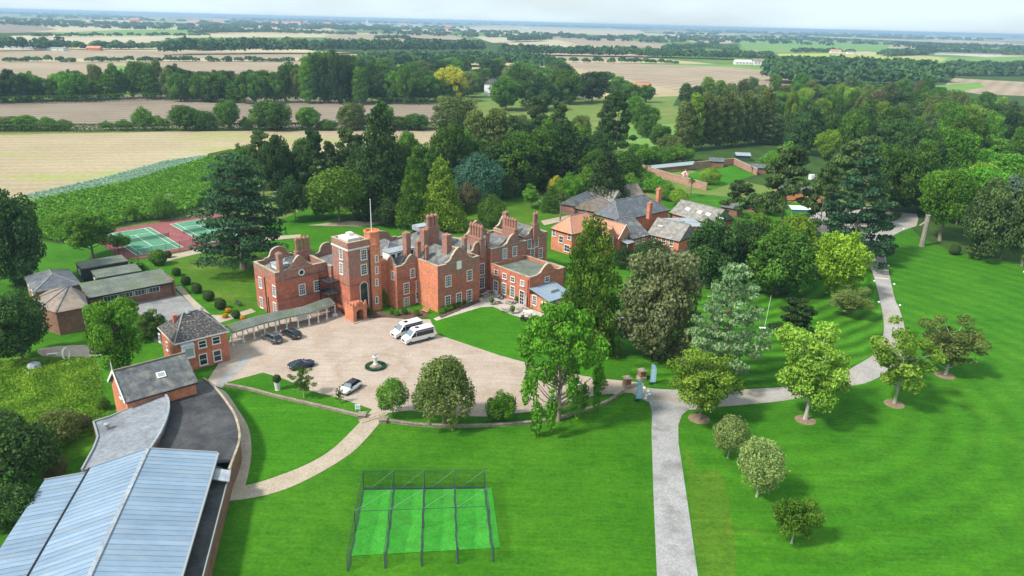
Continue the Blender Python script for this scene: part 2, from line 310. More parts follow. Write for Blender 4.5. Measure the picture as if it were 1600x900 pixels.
# ============================================================ the setting
def crom(pts, n=6, closed=True):
    pts = [np.array(p, float) for p in pts]; m = len(pts); o = []
    rng_ = range(m if closed else m-1)
    for i in rng_:
        g = lambda k: pts[k % m] if closed else pts[min(max(k, 0), m-1)]
        p0, p1, p2, p3 = g(i-1), g(i), g(i+1), g(i+2)
        for j in range(n):
            u = j/n; o.append(.5*((2*p1)+(-p0+p2)*u+(2*p0-5*p1+4*p2-p3)*u*u+(-p0+3*p1-3*p2+p3)*u**3))
    if not closed: o.append(pts[-1])
    return o
def sheet(name, px, z, m, curve=0):
    if curve: px = crom(px, curve)
    w_ = [P(x, y, z) for x, y in px]
    me = bpy.data.meshes.new(name); me.from_pydata([tuple(p) for p in w_], [], [tuple(range(len(w_)))]); me.materials.append(m)
    if me.polygons[0].normal.z < 0: me.flip_normals()
    return tag(link(name, me), kind='structure')
# the countryside, one sheet to the horizon
m, t, b = _new('countryside'); b.inputs['Roughness'].default_value = 1; b.inputs['Specular IOR Level'].default_value = 0
v = coord(t, (1/340, 1/800, 1)); vr = N(t, 'TexVoronoi', Scale=1.0, Randomness=.9); t.links.new(v, vr.inputs['Vector'])
sp = N(t, 'SeparateColor'); t.links.new(vr.outputs['Color'], sp.inputs[0])
c = ramp(t, sp.outputs[0], [(0, (.10,.16,.045)), (.3, (.14,.22,.06)), (.36, (.40,.33,.2)), (.76, (.46,.40,.26)), (.80, (.05,.085,.03)), (1, (.06,.09,.03))])
c = mixc(t, .4, c, ramp(t, noise(t, coord(t), .01, 5), [(.3, (.6,)*3), (.7, (1.3,)*3)]), 'MULTIPLY'); t.links.new(c, b.inputs['Base Color'])
me = bpy.data.meshes.new('ground'); G_ = 30000; me.from_pydata([(-G_,-300,0),(G_,-300,0),(G_,G_,0),(-G_,G_,0)], [], [(0,1,2,3)]); me.materials.append(m)
tag(link('ground', me), kind='structure')
M['woodfloor'] = grass('undergrowth', (.025,.06,.012), (.05,.10,.02), (.08,.09,.03))
# grassland of the estate and the meadows between the woods
sheet('grassland', [(-900,1500),(2500,1500),(2500,260),(1600,118),(1240,112),(1060,150),(720,160),(0,206),(-700,230)], .02, M['pasture'])
sheet('wood_floor', [(1010,240),(1060,150),(1240,112),(1600,118),(2300,240),(2300,420),(1620,412),(1500,398),(1440,372),(1380,322),(1240,300),(1060,262)], .035, M['woodfloor'])
sheet('lawn', [(-500,1500),(2400,1500),(2300,470),(1620,412),(1500,398),(1440,372),(1395,330),(1060,300),(1000,330),(870,322),(800,285),(700,300),(600,325),(480,325),(300,405),(170,375),(90,370),(0,410),(-400,520)], .05, M['lawn'])
# fields
for nm, z, mt, px in (
    ('stubble_field', .05, 'stubble', [(-400,232),(0,211),(250,206),(712,202),(722,230),(690,240),(560,246),(366,237),(260,251),(160,277),(45,303),(-60,330),(-500,380)]),
    ('grass_track', .07, 'crop', [(704,202),(722,202),(728,238),(694,240),(712,228)]),
    ('ploughed_field', .05, 'plough', [(-300,166),(0,160),(150,152),(240,147),(330,150),(560,156),(690,159),(695,196),(560,200),(250,200),(0,206),(-300,210)]),
    ('tilled_field', .05, 'tan', [(-200,97),(200,96),(480,94),(600,92),(590,112),(480,130),(250,140),(0,152),(-200,160)]),
    ('green_crop_patch', .08, 'crop', [(172,103),(226,102),(208,126),(196,126)]),
    ('pale_field', .05, 'tan', [(-100,80),(200,79),(440,82),(560,86),(555,90),(300,91),(0,92),(-100,93)]),
    ('pale_field', .05, 'pale', [(15,56),(160,53),(285,57),(240,66),(90,73),(20,62)]),
    ('green_field', .08, 'crop', [(70,52),(180,47),(300,46),(330,54),(200,56)]),
    ('pale_field', .06, 'pale', [(80,42),(150,40),(270,42),(250,46),(100,47)]),
    ('brown_field', .05, 'plough', [(-60,37),(40,36),(90,46),(40,51),(-60,52)]),
    ('tan_field', .05, 'tan', [(505,56),(590,53),(660,60),(720,63),(690,72),(600,70),(520,64)]),
    ('tan_field', .05, 'tan', [(600,52),(700,54),(735,62),(690,68),(640,63)]),
    ('pale_field', .05, 'pale', [(740,58),(800,58),(845,64),(770,67)]),
    ('pale_field', .05, 'pale', [(780,66),(850,65),(905,72),(830,78)]),
    ('tan_field', .05, 'tan', [(845,56),(960,57),(1000,66),(1060,70),(1040,76),(905,70)]),
    ('pale_field', .06, 'pale', [(690,43),(780,40),(1000,47),(1010,53),(820,51),(700,49)]),
    ('tan_field', .05, 'tan', [(820,88),(1000,86),(1010,92),(900,95)]),
    ('tilled_field', .05, 'tan', [(862,98),(1000,99),(1130,103),(1225,112),(1250,130),(1220,150),(1090,150),(1000,128),(925,112)]),
    ('green_strip', .08, 'crop', [(1000,98),(1150,101),(1225,108),(1225,112),(1130,104),(1000,100)]),
    ('meadow', .06, 'pasture', [(740,168),(900,160),(1060,166),(1062,196),(900,205),(770,186)]),
    ('bright_meadow', .07, 'crop', [(925,210),(985,196),(1060,194),(1066,222),(1000,232),(960,232)]),
    ('green_field', .08, 'crop', [(1152,64),(1260,62),(1395,66),(1382,80),(1280,82),(1165,78)]),
    ('tan_field', .05, 'tan', [(1165,71),(1270,74),(1275,82),(1170,80)]),
    ('yellow_field', .09, 'yellowcrop', [(1215,84),(1290,83),(1400,88),(1480,92),(1470,97),(1300,93),(1220,98)]),
    ('green_field', .08, 'crop', [(1440,92),(1600,88),(1650,94),(1560,99),(1430,100)]),
    ('pale_field', .06, 'pale', [(1440,57),(1480,54),(1560,57),(1560,62),(1450,62)]),
    ('green_field', .08, 'crop', [(1570,72),(1680,70),(1680,82),(1580,80)]),
    ('tan_field', .06, 'tan', [(1490,122),(1600,128),(1700,132),(1700,160),(1600,150),(1530,147),(1470,138)]),
    ('green_field', .08, 'crop', [(1455,134),(1530,129),(1540,136),(1480,146)])):
    sheet(nm, px, z, M[mt])
sheet('kale_bed', [(40,304),(160,277),(260,250),(366,236),(380,243),(330,249),(200,287),(60,314)], .08, field('kale_bed', (.20,.31,.22), (.27,.38,.28), R(62), 2.2, .1))
sheet('maize_bed', [(60,314),(200,287),(330,249),(400,246),(360,302),(290,337),(230,347),(160,360),(100,382),(50,374),(10,350)], .08, M['woodfloor'])
# lawns with their own mowing
sheet('striped_lawn', [(1404,570),(1420,545),(1416,510),(1405,478),(1391,430),(1386,395),(1400,372),(1450,385),(1540,402),(1700,435),(2100,520),(2100,1300),(1150,1300),(1120,900),(1080,760),(1062,690),(1064,665),(1080,645),(1200,631),(1310,606),(1385,586)], .075, M['lawn_right'], 3)
sheet('ringed_lawn', [(1030,600),(1200,605),(1300,586),(1360,556),(1378,530),(1380,508),(1374,476),(1362,440),(1345,405),(1300,420),(1150,440),(1090,470),(1040,520),(1000,560),(985,588)], .075, M['lawn_circle'], 3)
sheet('front_lawn', [(762,479),(800,492),(830,506),(872,505),(930,520),(960,560),(940,590),(910,586),(860,575),(817,565),(780,556),(730,539),(686,525),(679,500)], .08, M['lawn_house'])
sheet('side_lawn', [(268,405),(330,392),(400,388),(425,420),(405,478),(372,482),(340,482),(318,462),(296,438),(276,420)], .075, M['lawn_old'], 3)
sheet('rear_lawn', [(440,330),(480,328),(640,345),(700,380),(880,345),(870,325),(820,300),(770,312),(700,330),(600,322)], .075, M['lawn_old'])
sheet('meadow_bank', [(-300,560),(0,558),(90,556),(150,560),(160,600),(172,640),(150,690),(110,720),(0,740),(-300,900)], .075, M['rough'], 3)
sheet('lower_lawn', [(353,607),(432,625),(497,640),(566,656),(556,668),(520,699),(480,724),(430,744),(384,757),(392,722),(391,700),(384,665),(368,634)], .075, M['lawn_house'], 0)
# drives, roads, paths
sheet('gravel_forecourt', [(352,552),(362,520),(400,503),(440,494),(500,474),(530,474),(534,490),(568,498),(605,496),(640,499),(672,499),(684,523),(730,538),(780,555),(817,565),(860,576),(910,587),(945,592),(985,596),(1004,598),(1010,612),(990,614),(968,614),(935,617),(907,622),(870,634),(830,643),(760,651),(690,649),(642,641),(606,645),(583,640),(531,622),(487,611),(447,593),(411,582),(352,598),(330,606),(322,598)], .09, M['gravel'])
sheet('asphalt_road', [(1003,622),(1014,627),(1019,645),(1018,670),(1021,774),(1026.5,900),(1034,1100),(1118,1100),(1090.5,900),(1078,810),(1067,736),(1060,690),(1060,664),(1066,648),(1078,638),(1050,628)], .10, M['asphalt'])
road_l = [(985,598),(1020,607),(1107,609.5),(1198,606.5),(1260,600),(1310,586),(1339,570),(1366,553),(1378,533),(1381,508),(1376,474),(1364,428),(1350,400),(1327,376),(1290,362)]
road_r = [(1387,372),(1383,390),(1388,420),(1398,466),(1405,482),(1413.5,513),(1413,545),(1404,565),(1382,584),(1352,598.5),(1310,606),(1241,623),(1198,629),(1110,637),(1072,640),(1030,634),(1004,624),(985,612)]
sheet('drive', crom(road_l, 5, False)+crom(road_r, 5, False), .085, M['drive'])
sheet('car_park', [(1245,372),(1262,345),(1272,330),(1310,322),(1369,322),(1395,331),(1432,334),(1435,342),(1432,353),(1411,360),(1387,372),(1382,392),(1350,402),(1325,378),(1290,366)], .095, M['drive'])
sheet('curved_path', crom([(583,638),(567,655),(521,700),(480,725),(430,745),(390,757),(352,762)], 6, False)+crom([(350,783),(380,780),(425,771),(470,754),(520,727),(558,700),(594,660),(607,644)], 6, False), .095, M['path'])
sheet('hall_path', crom([(330,604),(352,612),(372,640),(388,668),(393,700),(390,730),(383,760)], 6, False)+crom([(352,770),(364,735),(374,700),(372,664),(350,626),(318,597)], 6, False), .088, M['path'])
sheet('paved_strip', [(382,556),(394,560),(347,606),(332,603)], .11, M['asphalt'])
sheet('terrace', [(748,466),(764,456),(800,468),(828,482),(858,492),(880,496),(868,504),(838,492),(822,498),(800,492),(770,479),(752,480),(682,501),(677,498)], .10, M['paving'])
sheet('school_yard', [(210,470),(272,452),(318,492),(300,520),(255,540),(225,520)], .10, M['yard'])
sheet('garden_path', [(273,448),(284,446),(300,465),(330,492),(362,492),(392,482),(400,487),(372,496),(338,506),(318,496)], .105, M['path'])
sheet('court_path', [(235,408),(268,398),(340,382),(420,370),(470,366),(470,371),(420,376),(345,388),(272,405),(240,415)], .105, M['path'])
sheet('lower_path', [(60,546),(100,540),(150,539),(165,545),(155,556),(100,557),(66,556)], .10, M['path'], 3)
sheet('grass_walk', [(480,352),(545,345),(610,348),(560,354)], .10, M['path'])
sheet('far_walk', [(845,345),(900,334),(960,326),(960,331),(900,341),(850,352)], .10, M['path'])
sheet('cedar_walk', [(945,488),(985,498),(1040,524),(1072,548),(1086,580),(1072,580),(1058,552),(1028,532),(980,508),(942,494)], .10, M['asphalt'])
sheet('service_yard', [(1000,410),(1060,384),(1110,392),(1115,440),(1060,445),(1020,430)], .10, M['yard'])
sheet('walled_garden_lawn', [(1062,276),(1090,268),(1146,259),(1180,274),(1112,296),(1098,293)], .12, M['lawn_house'])
sheet('worn_verge', [(1072,700),(1090,735),(1130,745),(1150,900),(1098,900),(1080,800)], .085, M['lawn_old'], 3)
for px, py, r in ((1092,655,1.6),(1258,657,1.5),(1397,632,1.5),(1476,587,1.6)):
    c0 = P(px, py); me = MB().lathe([(r, .0), (r*.7, .10), (r*.2, .14)], 23, (c0[0], c0[1], .09)).build('wood_chip_ring', M['chips']); tag(me, kind='structure')
for px in ([(560,497),(606,496),(640,498),(668,496),(664,484),(622,487),(606,490),(596,486),(552,484),(556,494)], [(684,493),(748,468),(752,471),(690,497)]):
    sheet('flower_bed', px, .13, M['soil'])

# ============================================================ plants
def leaves(pos, nrm, size, seed, jit=.7, asp=1.5):
    r = np.random.default_rng(seed); n = len(pos)
    nn = nrm+r.normal(0, jit, (n, 3)); nn /= np.linalg.norm(nn, axis=1)[:, None]+1e-9
    a = np.cross(nn, r.normal(0, 1, (n, 3))); a /= np.linalg.norm(a, axis=1)[:, None]+1e-9; b_ = np.cross(nn, a)
    s = size*r.uniform(.6, 1.4, n)[:, None]; a = a*s*asp*.5; b_ = b_*s*.5
    k = nn*s*.18
    vs = np.stack([pos-a-k, pos-b_*r.uniform(.7, 1.2, (n, 1))+k, pos+a-k, pos+b_*r.uniform(.7, 1.2, (n, 1))+k], 1).reshape(-1, 3)
    return vs, np.arange(n*4).reshape(n, 4)
def blobpts(blobs, n, seed, depth=.45, keep=.12, lump=.16):
    r = np.random.default_rng(seed); B = np.array(blobs, float)
    ar = (B[:, 3]*B[:, 4]+B[:, 3]*B[:, 5]+B[:, 4]*B[:, 5]); idx = r.choice(len(B), n, p=ar/ar.sum())
    d = r.normal(0, 1, (n, 3)); d /= np.linalg.norm(d, axis=1)[:, None]
    ph = r.uniform(0, 6.28, (len(B), 3)); lum = 1+lump*np.sin(d[:, 0]*5+ph[idx, 0])*np.sin(d[:, 1]*5+ph[idx, 1])+lump*.6*np.sin(d[:, 2]*7+ph[idx, 2])
    rad = (1-depth*r.uniform(0, 1, n)**1.8)*lum
    p = B[idx, :3]+d*B[idx, 3:]*rad[:, None]
    ins = np.zeros(n, bool)
    for i in range(len(B)):
        q = (p-B[i, :3])/B[i, 3:]; ins |= ((q**2).sum(1) < .45) & (idx != i)
    ok = ~ins | (r.uniform(0, 1, n) < keep)
    nr = d/B[idx, 3:]; nr /= np.linalg.norm(nr, axis=1)[:, None]; nr[:, 2] += .25
    bt = r.uniform(-.30, .30, len(B)); tint = np.clip(.5+bt[idx]+r.normal(0, .10, n), 0, 1)
    return p[ok], nr[ok], tint[ok]
def sph(r, n, rad, c, zs=1.0):
    d = r.normal(0, 1, (n, 3)); d /= np.linalg.norm(d, axis=1)[:, None]; return np.array(c)+d*rad*np.array([1, 1, zs])
def blobs_for(kind, seed):
    r = np.random.default_rng(seed*13+5); B = []; ph0 = r.uniform(0, 6.28)
    if kind == 'full':
        for i in range(40):
            a = i*2.39996+r.uniform(-.3, .3); h = 1-2*(i+.5)/40; q = math.sqrt(1-abs(h)**2.6); k = r.uniform(.74, 1.0)*(1+.16*math.sin(a*2+ph0)+.10*math.sin(3*h+ph0*2)); s = .125*r.uniform(.6, 1.35)
            B.append((q*math.cos(a)*.36*k, q*math.sin(a)*.36*k, max(.09, .50+h*.40*k), s, s, s*r.uniform(.7, .95)))
        for i in range(8): c = sph(r, 1, .18, (0, 0, .5))[0]; B.append((*c, .15, .15, .16))
    elif kind in ('oak', 'loose', 'open'):
        nb = {'oak': 30, 'loose': 30, 'open': 24}[kind]; br = {'oak': .15, 'loose': .105, 'open': .085}[kind]; zc = {'oak': .57, 'loose': .57, 'open': .58}[kind]
        for i in range(nb):
            a = i*2.39996+r.uniform(-.3, .3); h = 1-2*(i+.5)/nb; q = math.sqrt(1-h*h); k = r.uniform(.55 if kind == 'loose' else .66, 1.05)*(1+.18*math.sin(a*2+ph0)+.14*math.sin(3*h+ph0*2))
            s = br*(r.uniform(.5, 1.45) if kind == 'loose' else r.uniform(.6, 1.35))
            B.append((q*math.cos(a)*.36*k, q*math.sin(a)*.36*k, zc+h*(.30 if kind == 'oak' else .34)*k, s, s, s*r.uniform(.6, .85)))
        for i in range(nb//4): c = sph(r, 1, .16, (0, 0, zc))[0]; B.append((*c, br*1.1, br*1.1, br))
    elif kind == 'dome':
        B = [(0, 0, .5, .46, .46, .46)]+[(*sph(r, 1, .30, (0, 0, .5))[0], .2, .2, .2) for _ in range(14)]
    elif kind == 'lolly':
        B = [(0, 0, .60, .40, .40, .36)]+[(*sph(r, 1, .30, (0, 0, .60))[0], .17, .17, .15) for _ in range(20)]
    elif kind == 'ball': B = [(0, 0, .5, .5, .5, .5)]
    elif kind == 'bush':
        for i in range(22):
            a = i*2.4; q = math.sqrt((i+.5)/22)*.36; s = r.uniform(.12, .2); B.append((q*math.cos(a), q*math.sin(a), (.62-q*.9)*r.uniform(.6, 1.15)+.12, s, s, s*1.25))
    elif kind == 'cone':
        for i in range(46):
            z = .06+.90*((i+.5)/46)**1.15; q = .40*(1-z)**.75+.015; a = i*2.4; s = .055+.10*(1-z)
            B.append((q*math.cos(a)*.85, q*math.sin(a)*.85, z, s*1.15, s*1.15, s*.75))
        B += [(0, 0, z, .24*(1-z)+.02, .24*(1-z)+.02, .12) for z in np.linspace(.15, .93, 9)]
    elif kind == 'poplar':
        for i in range(40):
            z = .10+.86*(i+.5)/40; q = .36*math.sin(math.pi*min(1, z*.9+.12))**.6; a = i*2.4; s = r.uniform(.12, .18)
            B.append((q*math.cos(a)*.8, q*math.sin(a)*.8, z, s, s, s*.45))
    elif kind in ('cedar', 'atlas', 'spruce'):
        lv = 8 if kind != 'atlas' else 10
        for L in range(lv):
            u = L/(lv-1); z = .20+.76*u
            rad = (.47*(1-.55*u**2.2)*r.uniform(.85, 1.05) if kind == 'cedar' else (.47*(1-u)**.7+.05 if kind == 'spruce' else .44*(math.sin(math.pi*(.16+.80*u))**.75)*(1.08-.40*u)*r.uniform(.8, 1.12)+.04))
            nb = max(4, int((11 if kind != 'atlas' else 9)*rad/.46))
            for i in range(nb):
                a = 6.283*i/nb+L*1.3+r.uniform(-.25, .25); k = r.uniform(.55, 1.0)
                s = r.uniform(.085, .13)*(1 if kind == 'cedar' else .75)
                B.append((rad*k*math.cos(a), rad*k*math.sin(a), z-k*(.05 if kind != 'spruce' else .13)+r.uniform(-.015, .015), s*1.15, s*1.15, .022))
                if kind == 'cedar' or k > .75: B.append((rad*k*.5*math.cos(a+.2), rad*k*.5*math.sin(a+.2), z+.01, s*.9, s*.9, .02))
    elif kind == 'pine':
        for i in range(26):
            u = (i+.5)/26; z = .34+.62*u; q = (.40*(1-.75*u)+.05)*r.uniform(.4, 1.05); a = i*2.4+r.uniform(-.4, .4); s = r.uniform(.085, .145)
            B.append((q*math.cos(a), q*math.sin(a), z-.04*q, s, s, s*.33))
    elif kind == 'sequoia':
        for i in range(60):
            z = .03+.93*((i+.5)/60); q = (.36*(1-z**2.6)**.6*(.72+.28*min(1, z*4))*(1-.35*z)+.02)*r.uniform(.72, 1.1); a = i*2.4; s = r.uniform(.085, .14)*(1.15-.55*z)
            B.append((q*math.cos(a), q*math.sin(a), z, s*1.1, s*1.1, s*.62))
        B += [(0, 0, z, .28*(1-z)**.5, .28*(1-z)**.5, .12) for z in np.linspace(.08, .9, 8)]
    elif kind == 'droop':                              # loose crown with hanging curtains
        for i in range(24):
            u = (i+.5)/24; a = i*2.4; q = .38*math.sqrt(u)*r.uniform(.7, 1.1); B.append((q*math.cos(a), q*math.sin(a), .86-.34*u+r.uniform(-.06, .06), r.uniform(.06, .12), r.uniform(.06, .12), r.uniform(.05, .09)))
        for i in range(22):
            a = r.uniform(0, 6.28); q = r.uniform(.2, .44); ln = r.uniform(.06, .17); s = r.uniform(.035, .06); B.append((q*math.cos(a), q*math.sin(a), r.uniform(.14, .50), s, s, ln))
    elif kind == 'weep':
        for i in range(40):
            u = (i+.5)/40; q = .40*math.sqrt(u)*r.uniform(.8, 1.05); a = i*2.4; z = .88-.55*u**1.4; s = r.uniform(.07, .11)
            B.append((q*math.cos(a), q*math.sin(a), z-.08*u, s, s, s*(1.0+1.0*u)))
        B += [(*sph(r, 1, .2, (0, 0, .55))[0], .14, .14, .16) for _ in range(8)]
    return B
CFG = dict(full=(15000, .024), oak=(15000, .023), loose=(11000, .0205), open=(5200, .021), dome=(11000, .024), lolly=(9000, .026), ball=(2600, .06), bush=(9000, .028), cone=(15000, .021),
           poplar=(9000, .027), cedar=(13500, .020), spruce=(11000, .021), atlas=(9500, .020), pine=(7000, .025), sequoia=(19000, .019), weep=(12000, .019), droop=(12500, .019))
PROTO = {}
def proto(kind, var):
    if (kind, var) in PROTO: return PROTO[kind, var]
    seed = hash_(kind)+var*17; B = blobs_for(kind, seed); n, s = CFG[kind]
    p, nr, ti = blobpts(B, n, seed, depth=.2 if kind in ('ball', 'dome') else .5, lump=.05 if kind in ('ball',) else .16)
    if kind == 'weep': nr[:, 2] *= .3
    vs, fs = leaves(p, nr, s, seed, .55 if kind in ('ball', 'dome') else .75, 2.2 if kind in ('weep',) else 1.5)
    vs[:, 2] = np.maximum(vs[:, 2], .004)
    zmax = np.percentile(vs[:, 2], 99.8); vs[:, 2] *= 1/zmax
    vs[:, :2] *= .5/np.percentile(np.hypot(vs[:, 0], vs[:, 1]), 99.0)
    cm = mesh_np('crown_'+kind, vs, fs, None, ti); cm.materials.append(FOL['oak'])
    # trunk and limbs (radius as a share of the height)
    r = np.random.default_rng(seed); mb = MB(); tr = {'poplar': .016, 'cedar': .036, 'pine': .017, 'bush': .012, 'ball': .02, 'open': .018, 'sequoia': .03, 'spruce': .02}.get(kind, .022)
    top = {'oak': .55, 'loose': .6, 'open': .6, 'dome': .5, 'ball': .4, 'lolly': .5, 'full': .55, 'bush': .4, 'weep': .7, 'droop': .68}.get(kind, .93)
    k = 6; pts = [np.array([r.normal(0, .008)*(i > 0), r.normal(0, .008)*(i > 0), top*i/k]) for i in range(k+1)]
    for i in range(k): mb.tube(pts[i], pts[i+1], tr*(1.35 if i == 0 else 1)*(1-.75*i/k), tr*(1-.75*(i+1)/k), 8)
    for bl in B[::(1 if kind in ('open', 'loose', 'droop') else 2)]:
        c = np.array(bl[:3])*np.array([.95, .95, 1/zmax])
        z0 = max(.12, c[2]-(.03 if kind in ('cedar', 'atlas', 'pine', 'spruce') else .25*np.hypot(c[0], c[1])+.12)); z0 = min(z0, top)
        a = np.array([0, 0, z0]); mid = a*.45+c*.55+np.array([0, 0, .02 if kind in ('cedar', 'pine') else -.02])
        mb.tube(a, mid, tr*.34, tr*.22, 5, False); mb.tube(mid, c, tr*.22, tr*.08, 5, False)
    tm = mb.mesh('trunk_'+kind, M['bark']); PROTO[kind, var] = (cm, tm); return PROTO[kind, var]
def hash_(s): return sum(ord(c)*(i+3) for i, c in enumerate(s))
def objmat(o, m):
    o.material_slots[0].link = 'OBJECT'; o.material_slots[0].material = m
VAR = dict(full=4, oak=3, loose=3, open=2, pine=3, bush=3, cone=2, poplar=2)
_vc = {}
def plant(name, kind, fol, loc, h, wd, label, cat='tree', group=None, bark='bark', trunk=True, var=None, rz=None, sq=None):
    if var is None: _vc[kind] = _vc.get(kind, -1)+1; var = _vc[kind] % VAR.get(kind, 1)
    cm, tm = proto(kind, var)
    e = empty(name, (loc[0], loc[1], loc[2] if len(loc) > 2 else 0.05), label, cat, group, random.uniform(0, 6.28) if rz is None else rz)
    c = link('crown' if cat == 'tree' else 'foliage', cm, e); sy = random.uniform(.92, 1.08) if sq is None else sq
    c.scale = (wd, wd*sy, h); objmat(c, FOL[fol])
    if trunk:
        t_ = link('trunk' if cat == 'tree' else 'stem', tm, e); k = (wd+h)/2; t_.scale = (wd, wd*sy, h); objmat(t_, M[bark])
    return e
def T(name, kind, fol, xb, yb, yt, wpx, label, **k):
    b_ = P(xb, yb); return plant(name, kind, fol, b_, ZT(b_, yt), wpx*PXM(b_), label, **k)
ORD = ['first','second','third','fourth','fifth','sixth','seventh','eighth','ninth','tenth','eleventh','twelfth','thirteenth','fourteenth','fifteenth','sixteenth','seventeenth','eighteenth','nineteenth','twentieth','twenty-first','twenty-second','twenty-third','twenty-fourth','twenty-fifth','twenty-sixth']
def rank(items, tail):                              # items: (photo x, word, object)
    by = {}
    for it in items: by.setdefault(it[1], []).append(it)
    for wd, li in by.items():
        li.sort(key=lambda i: i[0])
        for n, it in enumerate(li): it[2]['label'] = (ORD[n]+' '+wd+' from the left '+tail) if len(li) > 1 else 'only '+wd+' '+tail
# ============================================================ named trees and shrubs (base x, base y, top y, width in photo pixels)
T('cedar_tree','cedar','cedar',382,420,243,158,'huge dark spreading cedar standing on the lawn by the tennis courts')
T('holm_oak','lolly','mid',530,348,262,100,'round dense green tree alone on the grass behind the brick tower')
T('golden_cypress','cone','lime',690,358,246,80,'yellow-green conical conifer behind the manor chimneys')
T('cypress','cone','mid',648,356,240,62,'dark green conical tree left of the yellow-green conifer')
T('domed_tree','dome','bluegreen',748,318,240,78,'blue-green smooth domed tree right of the yellow-green conifer')
T('clipped_conifer','dome','oak',768,356,304,46,'small rounded dark conifer close behind the manor roofs')
T('apple_tree','loose','mid',830,326,288,34,'small open tree on the grass beside the white slide')
T('golden_maple','bush','gold',868,306,275,34,'low golden-leaved tree in front of the dark wood')
T('small_conifer','cone','oak',862,330,290,40,'small round conifer behind the slide lawn')
T('yew_tree','cone','dark',945,322,237,84,'big dark conifer behind the grey slate roofs')
T('giant_conifer','sequoia','mid',917,550,342,104,'tall green conifer in front of the red-tiled coach house')
T('weeping_ash','droop','bright',872,658,476,148,'bright green drooping tree between the gravel and the stone gate piers')
T('grey_yew','full','taupe',1024,562,392,140,'brownish grey-green feathery tree between the tall conifer and the silvery cedar')
T('silver_cedar','atlas','atlas',1127,602,413,122,'pale silvery-green tiered cedar by the drive')
T('walnut_tree','loose','walnut',1092,657,540,118,'yellowing tree with dark trunk at the corner of the asphalt road',var=1)
T('walnut_tree','loose','walnut',1258,657,522,146,'full yellow-green walnut with pale trunk on the drive bend',bark='bark_pale',var=2)
T('walnut_tree','open','walnut',1397,632,510,132,'thin half-bare walnut with pale trunk beside the drive',bark='bark_pale')
T('walnut_tree','loose','olive',1476,587,496,100,'rightmost walnut with reddish-green crown on the big lawn',bark='bark_pale',var=0)
T('lawn_tree','lolly','sage',1137,716,652,58,'small silvery round tree farthest up beside the asphalt road',bark='bark_pale')
T('lawn_tree','lolly','sage',1182,777,688,78,'largest of three small round trees beside the asphalt road',bark='bark_pale',rz=2.0)
T('lawn_tree','oak','mid',1237,850,778,76,'small dark green tree nearest the camera beside the asphalt road',bark='bark_pale')
T('silver_pear','weep','olive',694,663,560,100,'grey-green weeping tree at the front edge of the gravel forecourt')
T('round_tree','lolly','bright',614,652,593,54,'small bright green round tree beside the path steps')
T('forecourt_bush','bush','bright',784,658,610,54,'low green bush between the weeping grey tree and the drooping ash',cat='shrub')
T('sapling','open','mid',937,614,584,26,'young sapling on the grass left of the gate piers')
T('sapling','open','mid',475,622,575,40,'young thin tree on the grass strip by the navy car',bark='bark_pale')
T('sapling','open','olive',531,630,604,14,'tiny sapling beside the front of the white car')
T('dark_oak','full','dark',1108,450,340,96,'dark green tree beside the green cabin')
T('dark_oak','full','oak',1213,460,356,112,'broad dark tree left of the yellow tree')
T('dark_oak','full','dark',1162,446,348,84,'dark tree between the green cabin tree and the broad dark tree')
T('dark_oak','full','mid',1192,418,338,74,'green tree behind the pair of dark trees right of the service wing')
T('low_thicket','bush','oak',1076,440,392,54,'dark thicket beside the flat shed',cat='shrub')
T('yellow_lime','full','yellow',1305,464,363,90,'bright yellow-green tree on the lawn inside the drive')
T('thorn_tree','loose','olive',1325,496,446,64,'small spreading grey-green tree under the yellow tree')
T('sculpted_pine','pine','dark',1238,545,468,78,'crooked small dark pine on the ringed lawn')
T('low_tree','full','lime',1240,412,335,70,'light green tree behind the broad dark tree')
T('yew_bush','bush','dark',1018,410,372,58,'dark rounded yew in front of the coach house',cat='shrub')
T('yew_bush','bush','dark',972,418,385,40,'low dark shrub beside the tall conifer',cat='shrub')
T('pine_tree','pine','pine',1218,372,228,104,'pine in front of the walled garden gate wall')
T('pine_tree','pine','pine',1275,385,255,74,'slim pine with bare trunk beside the blue awning')
T('pine_tree','pine','pine',1322,350,212,112,'broad-topped pine behind the car park')
T('drooping_cedar','spruce','cedar',1330,408,228,150,'dark cedar with long drooping limbs over the car park entrance')
T('pine_tree','pine','pine',1150,356,284,76,'low pine by the service roofs')
T('car_park_oak','full','oak',1385,332,233,92,'dark oak at the far side of the car park')
T('edge_oak','oak','bright',1468,376,266,112,'large bright green oak behind the carved trunk')
T('blue_pine','full','pine',1535,404,282,84,'grey-green pine at the right edge of the lawn')
T('blue_pine','pine','bluepine',1562,406,276,70,'second grey-green pine, between its fuller neighbour and the frame edge')
T('blue_pine','full','pine',1596,416,272,80,'tall pine at the frame edge beside the grey-green pine')
T('left_oak','full','dark',28,448,298,104,'large dark tree at the left edge beyond the school roofs')
T('spreading_tree','loose','mid',146,404,327,92,'spreading light green tree left of the tennis courts',bark='bark')
T('corner_oak','full','dark',36,562,460,100,'dark round tree at the left edge in front of the chapel roof')
T('yard_ash','loose','bright',190,600,463,112,'bright green tree standing between the chapel and the gatehouse',var=2)
T('yard_thorn','full','oak',238,528,488,50,'small dark tree beside the hipped gatehouse')
T('court_bush','bush','mid',205,345,320,26,'green bush on the bank left of the court lamp',cat='shrub')
T('court_bush','bush','oak',255,344,303,42,'large bush beside the tennis court lamp post',cat='shrub')
T('court_bush','bush','mid',192,390,364,30,'pale bush at the corner of the tennis court fence',cat='shrub')
T('garden_tree','dome','lime',1108,288,262,36,'round yellow-green tree inside the walled garden')
T('garden_tree','bush','lime',1060,322,292,32,'bright lime shrub between the slate roof and the walled garden')
T('garden_tree','bush','bright',1225,270,222,50,'round dark green tree behind the walled garden')
